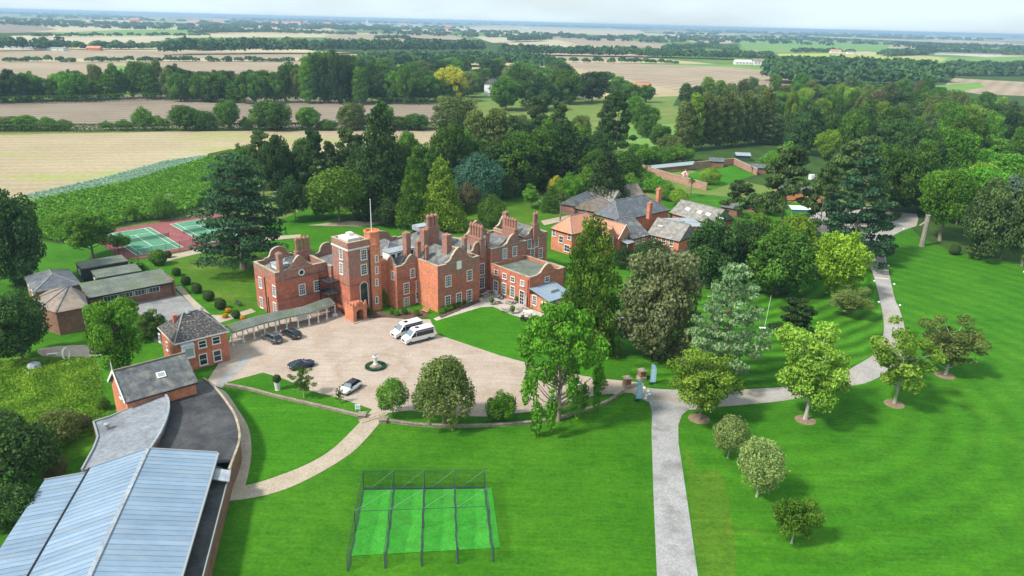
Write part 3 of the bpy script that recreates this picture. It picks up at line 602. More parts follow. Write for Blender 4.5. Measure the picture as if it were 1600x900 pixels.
T('dead_tree','open','grey',1270,185,152,36,'pale leafless-looking tree among the dark wood')
# trees behind the house
G1 = 'trees behind the manor house'; grove = []
for x, yb, yt, wd, k, f in ((412,305,205,62,'pine','pine'),(440,322,212,64,'full','dark'),(462,345,275,60,'bush','dark'),(497,322,203,52,'pine','dark'),(520,312,220,40,'pine','pine'),(548,310,200,56,'pine','pine'),(470,300,232,50,'full','dark'),(575,330,230,70,'full','dark'),(598,338,163,104,'cone','dark'),(628,325,225,60,'full','dark'),(560,300,210,50,'pine','dark'),(700,290,190,60,'full','oak'),(742,262,172,44,'poplar','olive'),(775,262,170,56,'poplar','olive'),(802,270,180,46,'pine','pine'),(770,300,225,80,'full','dark'),(812,300,208,100,'full','oak'),(845,295,200,90,'full','oak'),(838,252,150,56,'pine','pine'),(870,262,158,50,'pine','pine'),(880,292,190,110,'cone','dark'),(905,290,215,60,'full','dark'),(915,312,262,50,'bush','mid'),(790,310,270,50,'bush','dark'),(730,330,285,50,'bush','brown'),(700,335,290,50,'bush','purple'),(870,325,292,40,'bush','oak'),(960,260,145,66,'pine','dark'),(945,255,150,50,'pine','pine'),(935,268,205,56,'full','dark'),(505,340,300,40,'bush','dark'),(605,352,312,54,'bush','dark'),(665,350,300,40,'bush','dark'),(890,318,270,50,'bush','bright'),(820,285,230,50,'full','bright'),(660,300,225,60,'full','oak'),(385,298,225,44,'full','oak'),(430,290,222,50,'full','dark'),(480,285,215,44,'full','oak'),(525,300,235,50,'full','dark'),(610,300,215,56,'full','oak'),(640,280,205,44,'full','mid'),(690,270,215,40,'full','dark'),(725,285,205,56,'full','oak'),(755,285,215,60,'full','oak'),(790,255,185,50,'full','mid'),(820,262,190,60,'full','dark'),(855,262,185,60,'full','oak'),(895,265,195,60,'full','mid'),(925,300,235,60,'full','oak'),(905,240,180,40,'full','olive'),(975,285,235,60,'full','oak'),(1000,262,225,50,'full','mid'),(770,235,185,44,'full','oak'),(810,228,180,44,'full','olive'),(850,225,178,40,'full','mid'),(1030,232,195,40,'full','oak'),(1045,246,212,44,'full','olive'),(965,228,190,36,'full','mid'),(1010,215,178,30,'full','oak')):
    grove.append((x, {'dark': 'dark ', 'pine': 'olive-green ', 'oak': 'green ', 'olive': 'pale ', 'mid': 'light green ', 'bright': 'bright green ', 'brown': 'brownish ', 'purple': 'purplish '}.get(f, '')+{'pine': 'pine', 'full': 'broad tree', 'bush': 'bushy tree', 'cone': 'conifer', 'poplar': 'poplar'}[k], T('garden_tree', k, f, x, yb, yt, wd, 'tree behind the manor house', group=G1)))
rank(grove, 'in the grove behind the manor house')
# hedgerow in the stubble field
G2 = 'hedgerow trees between the two brown fields'; row = []
for x, yt, wd in ((8,182,44),(40,180,40),(75,182,36),(100,186,30),(168,188,22),(195,186,30),(225,166,38),(250,180,34),(290,165,50),(320,172,44),(357,155,42),(385,182,24),(425,157,66),(482,167,44),(512,186,36),(552,160,48),(598,160,40),(650,178,44),(625,182,40),(712,150,72),(770,188,30)):
    row.append((x, 'hedgerow tree', T('hedge_tree', 'full' if wd > 38 else 'bush', random.choice(['oak','mid','olive','oak']), x, 203, yt, wd, 'rounded hedgerow tree along the edge of the pale stubble field', group=G2)))
rank(row, 'between the stubble field and the ploughed field')
# belt of trees between the ploughed and the tilled field
G3 = 'belt of trees behind the ploughed field'
x = -10
while x < 720:
    yt = 112+12*math.sin(x*.021)+random.uniform(-11, 12)-(8 if x > 480 else 0); 
    T('belt_tree', random.choice(['full','full','full','poplar','full']), random.choice(['dark','oak','oak','mid','olive']), x, 160-4*math.sin(x*.009)+random.uniform(-4, 1), yt, random.uniform(22, 44), 'dark tree in the long belt behind the brown ploughed field', group=G3)
    if x > 255:
        T('belt_tree', 'full', random.choice(['dark','oak']), x+9, 147, yt-5, random.uniform(34, 46), 'dark tree in the long belt behind the brown ploughed field', group=G3)
    x += random.uniform(12, 19)
T('bright_oak','full','bright',113,158,112,52,'brighter green tree in the belt behind the ploughed field')
# wood in the middle distance
T('golden_tree','full','gold',703,158,104,56,'golden-yellow tree standing out of the dark wood')
G4 = 'trees of the middle wood round the white house'
for i in range(66):
    x = 560+(i*37.7) % 330+random.uniform(-8, 8); yb = 118+(i*13) % 42
    if abs(x-703) < 26 and yb > 140 or abs(x-772) < 14 and yb > 138: continue
    b_ = P(x, yb); T('wood_tree', random.choice(['full','full','full','poplar']), random.choice(['dark','oak','oak','olive','mid']), x, yb, proj((b_[0], b_[1], random.uniform(14, 21)))[1], random.uniform(34, 52), 'dark broadleaf tree in the middle wood round the white house', group=G4)
row = []
for x, yb, yt, wd in ((880,162,108,60),(925,160,112,56),(965,155,120,44),(985,165,130,36),(840,172,118,70),(790,172,120,60),(812,150,100,50),(1010,160,132,30),(1115,155,130,40),(945,128,112,40),(1000,205,160,30),(1012,200,165,40),(990,190,150,34)):
    row.append((x, 'tree', T('wood_tree', 'full', random.choice(['oak','dark','mid']), x, yb, yt, wd, 'tree near the big tan field', group='trees at the right end of the middle wood')))
rank(row, 'beside the big tan field')
# poplars by the walled garden
row = []
for i in range(9):
    row.append((i, 'tall poplar', T('poplar_tree', 'poplar', random.choice(['olive','olive','walnut' if i < 2 else 'oak']), 1068+i*15+random.uniform(-3, 3), 236-i*1.5, 152-abs(i-7)*-1-random.uniform(0, 16), 34, 'tall poplar', group='poplar row behind the walled garden')))
rank(row, 'in the row behind the walled garden')
# big wood on the right
G5 = 'trees of the large wood on the right'; n_ = 0
for row, (yb, x0, x1, hh) in enumerate(((158,1060,1470,18),(172,1200,1500,17),(188,1180,1560,16),(205,1200,1660,19),(224,1195,1660,19),(246,1240,1670,19),(270,1330,1680,20),(296,1370,1690,20),(326,1410,1700,20),(356,1490,1710,17))):
    x = x0+random.uniform(0, 20)
    while x < x1:
        b_ = P(x, yb+random.uniform(-6, 6)); wd = random.uniform(9, 18)
        f = random.choice(['oak','dark','mid','oak','olive','walnut','pine'] if yb < 230 else ['oak','mid','bright','mid','oak','lime','dark'])
        if yb < 200 and 1330 < x < 1480: f = random.choice(['brown','olive','oak'])
        plant('wood_tree', random.choice(['full','full','full','full','poplar','oak']), f, b_, hh*random.uniform(.62, 1.2), wd, 'broadleaf tree in the large wood right of the walled garden' , group=G5)
        x += wd*.72/PXM(b_); n_ += 1
# shrubs round the service buildings and the walled garden
row = []
for x, yb, yt, wd, f in ((985,262,232,60,'oak'),(1030,258,228,50,'oak'),(1060,252,225,50,'mid'),(1000,285,262,50,'mid'),(1025,300,275,50,'bright'),(1040,312,288,40,'mid'),(985,300,270,40,'mid'),(1205,262,236,40,'mid'),(1195,335,300,50,'oak'),(1180,395,340,60,'olive'),(1150,405,350,60,'oak'),(1290,300,265,40,'oak'),(1345,300,262,50,'oak'),(1215,325,300,30,'oak'),(1255,395,350,40,'dark')):
    row.append((x, {'oak': 'green', 'mid': 'light green', 'bright': 'bright green', 'dark': 'dark', 'olive': 'olive', 'pine': 'pine-coloured'}[f]+' shrub', T('garden_shrub', 'bush', f, x, yb, yt, wd, 'leafy shrub', cat='shrub', group='shrubs round the walled garden')))
rank(row, 'among the service buildings and the walled garden')
# left edge scrub
for x, yb, yt, wd, f, lb in ((30,760,655,130,'dark','big dark bush at the left edge beside the sports hall'),(95,690,640,80,'olive','olive bush on the meadow bank above the sports hall'),(62,720,668,70,'oak','green bush between the two left-edge bushes'),(128,668,646,30,'grey','pale shrub beside the gabled building'),(162,640,618,22,'mid','small shrub against the orange gable wall'),(10,690,640,70,'dark','dark bush cut by the left frame edge'),(20,820,760,90,'dark','lowest dark bush beside the sports hall roof'),(90,745,712,40,'brown','brownish shrub next to the curved roof')):
    T('bank_shrub', 'bush', f, x, yb, yt, wd, lb, cat='shrub')
# clipped balls along the garden path
for i, (x, y, s) in enumerate(((248,414,26),(276,431,14),(291,445,15),(308,458,17),(327,470,18),(345,483,18),(369,497,14),(263,403,12))):
    b_ = P(x, y); d_ = s*PXM(b_)
    plant('topiary_ball', 'ball', 'dark' if i else 'oak', b_, d_*.95, d_, ['largest clipped bush beside the portable cabins','first small clipped ball from the large clipped bush','second small clipped ball along the garden path','third small clipped ball along the garden path','fourth small clipped ball along the garden path','fifth clipped ball, next to the orange flowers','low clipped ball between the orange flowers and the covered walk','small shrub beside the tennis court path'][i], cat='topiary', group='clipped bushes along the garden path')
T('clipped_yew', 'ball', 'dark', 1490, 398, 382, 17, 'lone dark clipped ball near the carved trunk', cat='topiary')
for i, (x, y) in enumerate(((357,488),(352,497),(380,500))):
    b_ = P(x, y); plant('flower_clump', 'ball', 'flower', b_, .9, 1.2, 'orange flowering clump beside the clipped balls near the covered walk', cat='flowers', group='orange flowers by the garden path', trunk=False)
# house-front planting
for i, (x, y, s, f, lb) in enumerate(((613,492,11,'mid','bright shrub right of the turret foot'),(620,494,10,'bright','small shrub in the bed under the central gable'),(651,494,11,'mid','round shrub left of the red bench'),(632,492,12,'oak','dark shrub under the central front windows'),(590,480,14,'lime','yellow-green climber bush at the turret foot'),(600,478,13,'yellow','yellow bush between turret and central gable'),(577,492,12,'oak','dark shrub right of the entrance porch'),(563,494,10,'mid','low shrub beside the entrance porch'))):
    b_ = P(x, y); plant('bed_shrub', 'bush', f, b_, s*PXM(b_)*(2.2 if i in (4, 5) else 1.1), s*PXM(b_), lb, cat='shrub')
row = []
for i in range(9):
    b_ = P(690+i*6.6, 489.5-i*2.65); row.append((i, 'leafy plant', plant('bed_shrub', 'bush', random.choice(['bright','mid','lime']), b_, random.uniform(1, 1.6), 1.7, 'leafy plant', cat='shrub', group='plants under the projecting gable')))
rank(row, 'in the bed under the projecting gable')
# crops and far woods: nobody could count them
def inpoly(p, q):
    c = False; j = len(q)-1
    for i in range(len(q)):
        if (q[i][1] > p[1]) != (q[j][1] > p[1]) and p[0] < (q[j][0]-q[i][0])*(p[1]-q[i][1])/(q[j][1]-q[i][1])+q[i][0]: c = not c
        j = i
    return c
def scatter(px, n):
    w_ = [P(x, y)[:2] for x, y in px]; a = np.min(w_, 0); b_ = np.max(w_, 0); o = []
    while len(o) < n:
        p = rng.uniform(a, b_)
        if inpoly(p, w_): o.append(p)
    return np.array(o)
def crop(name, px, n, h, size, fol, label, cat):
    p = scatter(px, n); ang = R(62); d = p@np.array([math.cos(ang), math.sin(ang)]); p = p-np.outer((d-np.round(d/2.2)*2.2)*.55, [math.cos(ang), math.sin(ang)])
    z = rng.uniform(.3, 1, n)*h; vs, fs = leaves(np.column_stack([p, z]), np.tile([0, 0, .6], (n, 1)), size, 3, .8, 1.8)
    return tag(link(name, mesh_np(name, vs, fs, FOL[fol] if fol in FOL else M[fol], rng.uniform(.1, 1, n))), label, cat, kind='stuff')
crop('maize_crop', [(60,318),(200,290),(330,250),(400,248),(360,300),(290,335),(230,345),(160,358),(100,380),(50,372),(20,350)], 46000, 2.0, .5, 'maize', 'bright green maize standing in rows behind the tennis courts', 'crop')
crop('kale_strip', [(40,306),(160,279),(260,252),(366,238),(380,243),(330,249),(200,287),(60,314)], 14000, .5, .42, 'kale', 'blue-green strip of leafy crop along the stubble field', 'crop')
pm = scatter([(-40,570),(60,562),(150,562),(160,600),(165,640),(150,680),(90,700),(0,730),(-40,740)], 16000)
vs_, fs_ = leaves(np.column_stack([pm, rng.uniform(.1, .55, len(pm))]), np.tile([.3, -.2, .35], (len(pm), 1)), .16, 9, .6, 2.4)
tag(link('meadow_tufts', mesh_np('meadow_tufts', vs_, fs_, FOL['lime'], np.clip(.35+.35*np.sin(pm[:, 0]*.9+np.sin(pm[:, 1]*.5)*2)+rng.normal(0, .2, len(pm)), 0, 1))), 'long tufted grass on the bank left of the gabled building', 'grass', kind='stuff')
def farwood(name, trees, label, q=60):
    r = np.random.default_rng(len(trees)); n = len(trees); A = np.array(trees, float)      # x, y, height, width
    d = r.normal(0, 1, (n, q, 3)); d /= np.linalg.norm(d, axis=2)[..., None]; d[..., 2] = np.abs(d[..., 2])*1.0-.15
    p = np.empty((n, q, 3)); rr = r.uniform(.7, 1.1, (n, q))
    p[..., :2] = A[:, None, :2]+d[..., :2]*(A[:, None, 3:4]*.5)*rr[..., None]; p[..., 2] = A[:, None, 2]*(.42+.58*d[..., 2]*rr)
    p[..., 2] = np.maximum(p[..., 2], A[:, None, 2]*.08)
    s = np.repeat(A[:, 3]*(.26 if q < 80 else .185), q)[:, None]; vs, fs = leaves(p.reshape(-1, 3), d.reshape(-1, 3)+[0, 0, .3], 1.0, 4, .45, 1.3)
    cen = np.repeat(p.reshape(-1, 3), 4, 0); vs = cen+(vs-cen)*np.repeat(s, 4, 0)
    ti = np.clip(np.repeat(r.uniform(.15, .85, n), q)+r.normal(0, .12, n*q), 0, 1)
    return tag(link(name, mesh_np(name, vs, fs, FOL['far'], ti)), label, 'wood', kind='stuff')
def line(pts, step, hr, wr, rows=1, jit=.5):
    o = []
    for (x0, y0), (x1, y1) in zip(pts[:-1], pts[1:]):
        a, b_ = P(x0, y0)[:2], P(x1, y1)[:2]; L = np.linalg.norm(b_-a); k = max(1, int(L/step))
        for i in range(k):
            for rw in range(rows):
                p = a+(b_-a)*((i+random.uniform(-jit, jit))/k)+np.array([0, rw*step*1.1+random.uniform(-2, 2)])
                o.append((*p, random.uniform(*hr), random.uniform(*wr)))
    return o
far = []
far += line([(-40,96),(120,97),(300,96),(480,97),(620,96)], 9, (4, 8), (9, 14))
far += line([(-40,80),(60,79),(90,76)], 12, (12, 20), (14, 20), 2)+line([(90,78),(280,77),(330,80)], 14, (8, 16), (14, 22), 2)
far += line([(265,86),(420,84),(560,84),(760,82)], 13, (18, 26), (16, 24), 3)
far += line([(60,58),(160,57),(330,56)], 16, (6, 11), (12, 18))+line([(300,53),(400,51),(560,55)], 18, (9, 15), (16, 24), 2)
far += line([(860,97),(1000,99),(1060,100)], 10, (5, 10), (10, 14))+line([(790,86),(900,88),(1010,90),(1090,92),(1220,96)], 13, (12, 20), (15, 24), 4)
far += line([(560,112),(640,106),(740,104),(830,106),(870,110)], 12, (15, 22), (16, 24), 3)
far += line([(1222,131),(1300,134),(1400,137),(1470,138)], 12, (16, 22), (16, 22), 5)+line([(1235,122),(1330,118),(1450,122),(1475,130)], 13, (18, 24), (17, 24), 7)
far += line([(1500,118),(1640,119)], 14, (8, 14), (14, 22), 2)+line([(1500,108),(1640,108)], 16, (10, 16), (16, 26), 2)
far += line([(1390,88),(1480,84),(1580,86),(1700,86)], 18, (10, 17), (18, 28), 3)+line([(1160,64),(1280,62),(1400,66)], 16, (6, 10), (14, 22), 1)
far += line([(1240,83),(1300,82),(1340,84)], 14, (8, 14), (14, 20))+line([(1040,78),(1100,75),(1150,79)], 16, (9, 15), (16, 24), 2)
far += line([(800,66),(850,64)], 16, (16, 20), (20, 26), 4)+line([(590,62),(640,60)], 16, (8, 14), (14, 20))
farwood('far_woodland', far, 'hedges and woods between the fields beyond the estate', 110)
far2 = []
for i in range(85):
    y = 36.5+22*random.random()**1.5; x = random.uniform(-150, 1750); hz = 34+(x-800)*.0253; y = y-34+hz+2.2
    a = P(x, y)[:2]; dist = np.linalg.norm(a); L = random.uniform(150, 700)*(1+dist/6000); an = random.gauss(0, .22); k = int(L/(18+dist/250))
    for j in range(k):
        p = a+np.array([math.cos(an), math.sin(an)])*(j/k-.5)*L+rng.normal(0, 9+dist/400, 2); s = 1+dist/16000
        far2.append((*p, random.uniform(7, 14)*s, (18+dist/300)*random.uniform(.8, 1.4)))
farwood('horizon_woodland', far2, 'blue-hazed hedges and copses running to the horizon', 26)
# ============================================================ buildings
class Frame:                                       # a building's own axes: x along its front, y to the back
    def __init__(s, name, o, ang, label, cat='building', group=None):
        s.o = np.array([o[0], o[1], 0.0]); s.a = R(ang); s.e = empty(name, tuple(s.o), label, cat, group, s.a)
        c, n = math.cos(s.a), math.sin(s.a); s.m = np.array([[c, n, 0], [-n, c, 0], [0, 0, 1]])
    def loc(s, w_): return s.m@(np.array(w_)-s.o)
    def at(s, px, py, z=0.0): return s.loc(P(px, py, z))
    def on(s, px, py, axis, val):
        d = s.m@ray(px, py); c = s.m@(CAM-s.o); k = 'xyz'.index(axis); return c+d*((val-c[k])/d[k])
M['glass_mid'] = glassmat('grey_glass', (.09,.11,.125), .1); M['glass_reflect'] = glassmat('glass_painted_reflection', (.20,.20,.19), .25)  # greyer and paler panes: reflections put into their base colour
_wm = {}
def window_mesh(w_, h, nx, ny, arch=False, fr=.13):
    key = (round(w_, 2), round(h, 2), nx, ny, arch)
    if key in _wm: return _wm[key]
    f, g, s = MB(), MB(), MB(); hw = w_/2; o = fr
    if not arch:
        f.box(-hw-o, -hw, -.12, .02, -h/2-o*.4, h/2+o); f.box(hw, hw+o, -.12, .02, -h/2-o*.4, h/2+o); f.box(-hw, hw, -.12, .02, h/2, h/2+o); f.box(-hw, hw, -.12, .02, -h/2-o*.4, -h/2)
        g.box(-hw, hw, -.04, .02, -h/2, h/2)
    else:
        k = 14; z0 = h/2-hw; pr = [(-hw, -h/2)]+[(hw*math.cos(math.pi-math.pi*i/k), z0+hw*math.sin(math.pi*i/k)) for i in range(k+1)]+[(hw, -h/2)]
        g.add([(x, -.04, z) for x, z in pr], [tuple(range(len(pr)))])
        for a, b_ in zip(pr, pr[1:]): f.bar((a[0], -.06, a[1]), (b_[0], -.06, b_[1]), .12, fr)
    bw = .045
    for i in range(1, nx): x = -hw+w_*i/nx; f.box(x-bw/2, x+bw/2, -.075, -.03, -h/2, h/2-(.25*w_ if arch else 0))
    for j in range(1, ny): z = -h/2+h*j/ny; t_ = bw*(1.6 if j*2 == ny else 1); f.box(-hw, hw, -.080, -.03, z-t_/2, z+t_/2)
    s.box(-hw-o*1.5, hw+o*1.5, -.22, .0, -h/2-o*.4-.12, -h/2-o*.4-.005)
    _wm[key] = (f.mesh('window', M['white']), g.mesh('pane', M['glass']), s.mesh('sill', M['offwhite'])); return _wm[key]
FACE = {'front': 0.0, 'left': -math.pi/2, 'right': math.pi/2, 'back': math.pi}
def window(parent, p, face, w_=1.0, h=1.9, nx=3, ny=4, arch=False, sill=True, name='window', fr=.13, pane=None):
    fm, gm, sm = window_mesh(w_, h, nx, ny, arch, fr); rz = FACE[face] if isinstance(face, str) else face
    o = link(name, fm, parent, tuple(p), (0, 0, rz)); g = link('pane', gm, o)
    if pane is None and random.random() < .3: pane = random.choice([M['glass_mid'], M['glass_reflect']])
    if pane: objmat(g, pane)
    if sill: link('sill', sm, o)
    return o
def shell(F, name, x0, x1, y0, y1, h, m, par=1.0, z0=0.0, sides='flbr', coping='stone', th=.4, roofmat=None):
    """four walls with a parapet, hollow above the roof line"""
    mb = MB(); zr = h-par
    mb.box(x0, x1, y0, y1, z0, zr)
    mb.box(x0, x1, y0, y0+th, zr-.001, h); mb.box(x0, x1, y1-th, y1, zr-.001, h); mb.box(x0, x0+th, y0+th, y1-th, zr-.001, h); mb.box(x1-th, x1, y0+th, y1-th, zr-.001, h)
    o = mb.build(name, m, F.e)
    if coping:
        c = MB(); e = .06
        c.box(x0-e, x1+e, y0-e, y0+th+e, h+.002, h+.10); c.box(x0-e, x1+e, y1-th-e, y1+e, h+.002, h+.10); c.box(x0-e, x0+th+e, y0+th+e+.002, y1-th-e-.002, h+.002, h+.098); c.box(x1-th-e, x1+e, y0+th+e+.002, y1-th-e-.002, h+.002, h+.098)
        c.build('coping', M[coping], F.e)
    if roofmat: MB().box(x0+th+.02, x1-th-.02, y0+th+.02, y1-th-.02, zr+.003, zr+.08).build('roof', roofmat, F.e)
    return o
def hip(F, name, x0, x1, y0, y1, ze, zr, axis, m, hipl=None, hipr=None, ov=.0, parent=None, fascia=None):
    """hip roof; hipl / hipr = how far the ridge stops short of each end (0 = gable)"""
    x0 -= ov; x1 += ov; y0 -= ov; y1 += ov; w_ = (y1-y0)/2 if axis == 'x' else (x1-x0)/2
    hl = w_ if hipl is None else hipl; hr = w_ if hipr is None else hipr
    if axis == 'x': yc = (y0+y1)/2; a, b_ = (x0+hl, yc, zr), (x1-hr, yc, zr)
    else: xc = (x0+x1)/2; a, b_ = (xc, y0+hl, zr), (xc, y1-hr, zr)
    v = [(x0,y0,ze),(x1,y0,ze),(x1,y1,ze),(x0,y1,ze), a, b_]
    f = [(0,1,5,4),(1,2,5),(2,3,4,5),(3,0,4)] if axis == 'x' else [(0,1,4),(1,2,5,4),(2,3,5),(3,0,4,5)]
    mb = MB().add(v, f+[(3,2,1,0)])
    o = mb.build(name, m, parent or F.e)
    rd = MB()
    if math.dist(a, b_) > .2: rd.bar((a[0], a[1], a[2]+.03), (b_[0], b_[1], b_[2]+.03), .22, .14)
    for p, q in ((v[0], a), (v[3], a), (v[1], b_), (v[2], b_)) if axis == 'x' else ((v[0], a), (v[1], a), (v[2], b_), (v[3], b_)):
        if (axis == 'x' and abs(p[0]-q[0]) > .3) or (axis == 'y' and abs(p[1]-q[1]) > .3): rd.bar((p[0], p[1], p[2]+.03), (q[0], q[1], q[2]+.03), .2, .12)
    if rd.v: rd.build('ridge', M['ridge'], o)
    if fascia:
        fb = MB(); fb.box(x0-.03, x1+.03, y0-.05, y0-.004, ze-.2, ze+.03); fb.box(x0-.05, x0-.004, y0-.05, y1+.05, ze-.2, ze+.028); fb.box(x1+.004, x1+.05, y0-.05, y1+.05, ze-.2, ze+.028); fb.build('gutter', fascia, o)
    return o
GP = [(-.5,0),(-.5,.10),(-.42,.13),(-.35,.22),(-.30,.36),(-.28,.50),(-.23,.58),(-.18,.74),(-.09,.90),(0,1),(.09,.90),(.18,.74),(.23,.58),(.28,.50),(.30,.36),(.35,.22),(.42,.13),(.5,.10),(.5,0)]
GR = [(-.5,0),(-.5,.12),(-.36,.16),(-.32,.3)]+[(-.30*math.cos(math.pi*i/10), .35+.65*math.sin(math.pi*i/10)) for i in range(11)]+[(.32,.3),(.36,.16),(.5,.12),(.5,0)]
def gable(F, c, along, at, z, w_, h, m, th=.4, prof=GP):
    """a shaped gable standing on a wall: along 'x' (front/back walls) or 'y' (side walls)"""
    pr = [(c+p*w_, z+q*h) for p, q in prof]; n = len(pr); mk = (lambda s, d, zz: (s, d, zz)) if along == 'x' else (lambda s, d, zz: (d, s, zz))
    mb = MB(); mb.add([mk(s, at, zz) for s, zz in pr]+[mk(s, at+th, zz) for s, zz in pr], [tuple(range(n)), tuple(range(n, 2*n))[::-1]]+[(i, n+i, n+(i+1) % n, (i+1) % n) for i in range(n)])
    g = mb.build('gable', m, F.e); cp = MB()
    for a, b_ in zip(pr[:-1], pr[1:]):
        if abs(a[0]-b_[0]) < 1e-6: continue
        cp.add([mk(a[0], at-.06, a[1]+.004), mk(b_[0], at-.06, b_[1]+.004), mk(b_[0], at+th+.06, b_[1]+.004), mk(a[0], at+th+.06, a[1]+.004),
                mk(a[0], at-.06, a[1]+.11), mk(b_[0], at-.06, b_[1]+.11), mk(b_[0], at+th+.06, b_[1]+.11), mk(a[0], at+th+.06, a[1]+.11)],
               [(0,1,2,3),(7,6,5,4),(0,4,5,1),(1,5,6,2),(2,6,7,3),(3,7,4,0)])
    cp.build('coping', M['stone'], g); return g
def chimney(F, px, pyb, pyt, zb, w_, d=None, flues=1, along='x', m=None, fw=None, round_=False):
    p = F.at(px, pyb, zb); wp = P(px, pyb, zb); h = ZT(wp, pyt)-zb; m = m or M['brick']; d = d or w_; mb = MB(); x, y = p[0], p[1]
    zb0 = zb-2.5
    if flues == 1:
        mb.box(x-w_/2, x+w_/2, y-d/2, y+d/2, zb0, zb+h*.88); mb.box(x-w_/2-.1, x+w_/2+.1, y-d/2-.1, y+d/2+.1, zb+h*.88+.001, zb+h*.94); mb.box(x-w_/2-.02, x+w_/2+.02, y-d/2-.02, y+d/2+.02, zb+h*.94+.001, zb+h)
    else:
        L = flues*w_; a, b_ = (L/2, d/2) if along == 'x' else (d/2, L/2)
        mb.box(x-a, x+a, y-b_, y+b_, zb0, zb+h*.32); mb.box(x-a-.08, x+a+.08, y-b_-.08, y+b_+.08, zb+h*.32+.001, zb+h*.38)
        for i in range(flues):
            o_ = (i-(flues-1)/2)*w_; cx, cy_ = (x+o_, y) if along == 'x' else (x, y+o_); r_ = w_*.40
            mb.lathe([(r_*1.1, zb+h*.38), (r_, zb+h*.45), (r_, zb+h*.86), (r_*1.25, zb+h*.92), (r_*1.05, zb+h)], 8, (cx, cy_, 0))
    o = mb.build('chimney', m, F.e)
    pots = MB(); k = flues
    for i in range(k):
        o_ = (i-(k-1)/2)*w_ if k > 1 else 0; cx, cy_ = (x+o_, y) if along == 'x' else (x, y+o_)
        pots.lathe([(.15, zb+h-.05), (.12, zb+h+.3)], 8, (cx, cy_, 0))
    pots.build('pot', M['terracotta'], o); return o
def pipe(F, pts, r=.07): 
    mb = MB()
    for a, b_ in zip(pts[:-1], pts[1:]): mb.tube(a, b_, r, r, 6)
    return mb.build('drainpipe', M['black'], F.e)

# ------------------------------------------------------------ the manor house
H = Frame('manor_house', (-14.6, 135.4), 44, 'large red brick manor house with shaped gables, tower and many tall chimneys', 'house')
BR, BO = M['brick'], M['brick_orange']  # orange brick doubles as the painted sunlit tone of left-facing sides
# left wing
shell(H, 'wall', -25.5, -14.6, 17.0, 26.0, 9.4, BR, 1.3)
gable(H, -20.3, 'x', 16.98, 9.4, 5.0, 2.5, BR); gable(H, -20.3, 'x', 25.6, 9.4, 6.0, 2.2, BR, prof=GR); gable(H, 21.5, 'y', -25.52, 9.4, .01, .01, BR)
hip(H, 'roof', -24.9, -15.2, 17.6, 25.4, 8.2, 10.4, 'x', M['slate'])
MB().box(-23.6, -21.4, 19.6, 22.2, 8.3, 9.8).build('dormer', M['offwhite'], H.e); MB().box(-23.8, -21.2, 19.4, 22.4, 9.802, 9.95).build('dormer_roof', M['lead'], H.e)
for z in (7.6, 3.6): MB().box(-25.55, -14.6, 16.93, 16.995, z, z+.18).build('string_course', M['brick_brown'], H.e)
for px, py in ((407.4,441.6),(429,454.8),(409.3,472.8),(430,481)): window(H.e, H.on(px, py, 'x', -25.5), 'left', 1.0, 2.0)
for px, py in ((472,452.2),(495.2,446.3)): window(H.e, H.on(px, py, 'y', 17.0), 'front', 1.15, 2.0)
p = H.on(470.9, 425.4, 'y', 16.98); rw_ = MB()
for i in range(20): rw_.bar((.56*math.cos(i*.31416), -.05, .56*math.sin(i*.31416)), (.56*math.cos((i+1)*.31416), -.05, .56*math.sin((i+1)*.31416)), .12, .2)
rw = rw_.build('round_window', M['white'], H.e, loc=tuple(p)); MB().add([(.5*math.cos(i*.31416), -.03, .5*math.sin(i*.31416)) for i in range(20)], [tuple(range(20))]).build('pane', M['glass'], rw)
pipe(H, [(-25.6, 21.5, 7.5), (-25.6, 21.5, 0)]); pipe(H, [(-25.6, 20.7, 3.6), (-25.6, 20.7, 0)])
chimney(H, 437.8, 424, 395.3, 9.4, .8, 1.2); chimney(H, 474, 402, 371, 9.0, .85, 1.1, 4, 'x', fw=.4)
# link with balconies
shell(H, 'wall', -14.6, -14.0, 18.5, 26.0, 8.6, BR, .5, coping=None); shell(H, 'wall', -14.55, -6.0, 15.4, 24.0, 8.9, BR, .9); hip(H, 'roof', -14.0, -6.6, 16.0, 23.4, 8.1, 9.9, 'x', M['slate'])
gable(H, -10.5, 'x', 23.6, 8.9, 5.5, 2.2, BR, prof=GR)
for z in (3.9, 6.4):
    bl = MB().box(-16.6, -14.22, 13.0, 16.9, z, z+.14).build('balcony', M['dark_timber'], H.e); rb = MB()
    for x, y in ((-16.5,13.1),(-15.4,13.1),(-14.4,13.1),(-16.5,14.4),(-16.5,15.7),(-16.5,16.8)): rb.tube((x, y, z+.14), (x, y, z+1.15), .035, .035, 6)
    rb.bar((-16.5,13.1,z+1.15), (-14.3,13.1,z+1.15), .06, .06); rb.bar((-16.5,13.1,z+1.15), (-16.5,16.8,z+1.15), .06, .06); rb.bar((-16.5,13.1,z+.6), (-14.3,13.1,z+.6), .04, .04); rb.bar((-16.5,13.1,z+.6), (-16.5,16.8,z+.6), .04, .04)
    rb.build('railing', M['black'], bl)
for x, y in ((-16.5,13.1),(-16.5,16.7)): MB().tube((x, y, 0), (x, y, 6.4), .09, .09, 8).build('balcony_post', M['black'], H.e)
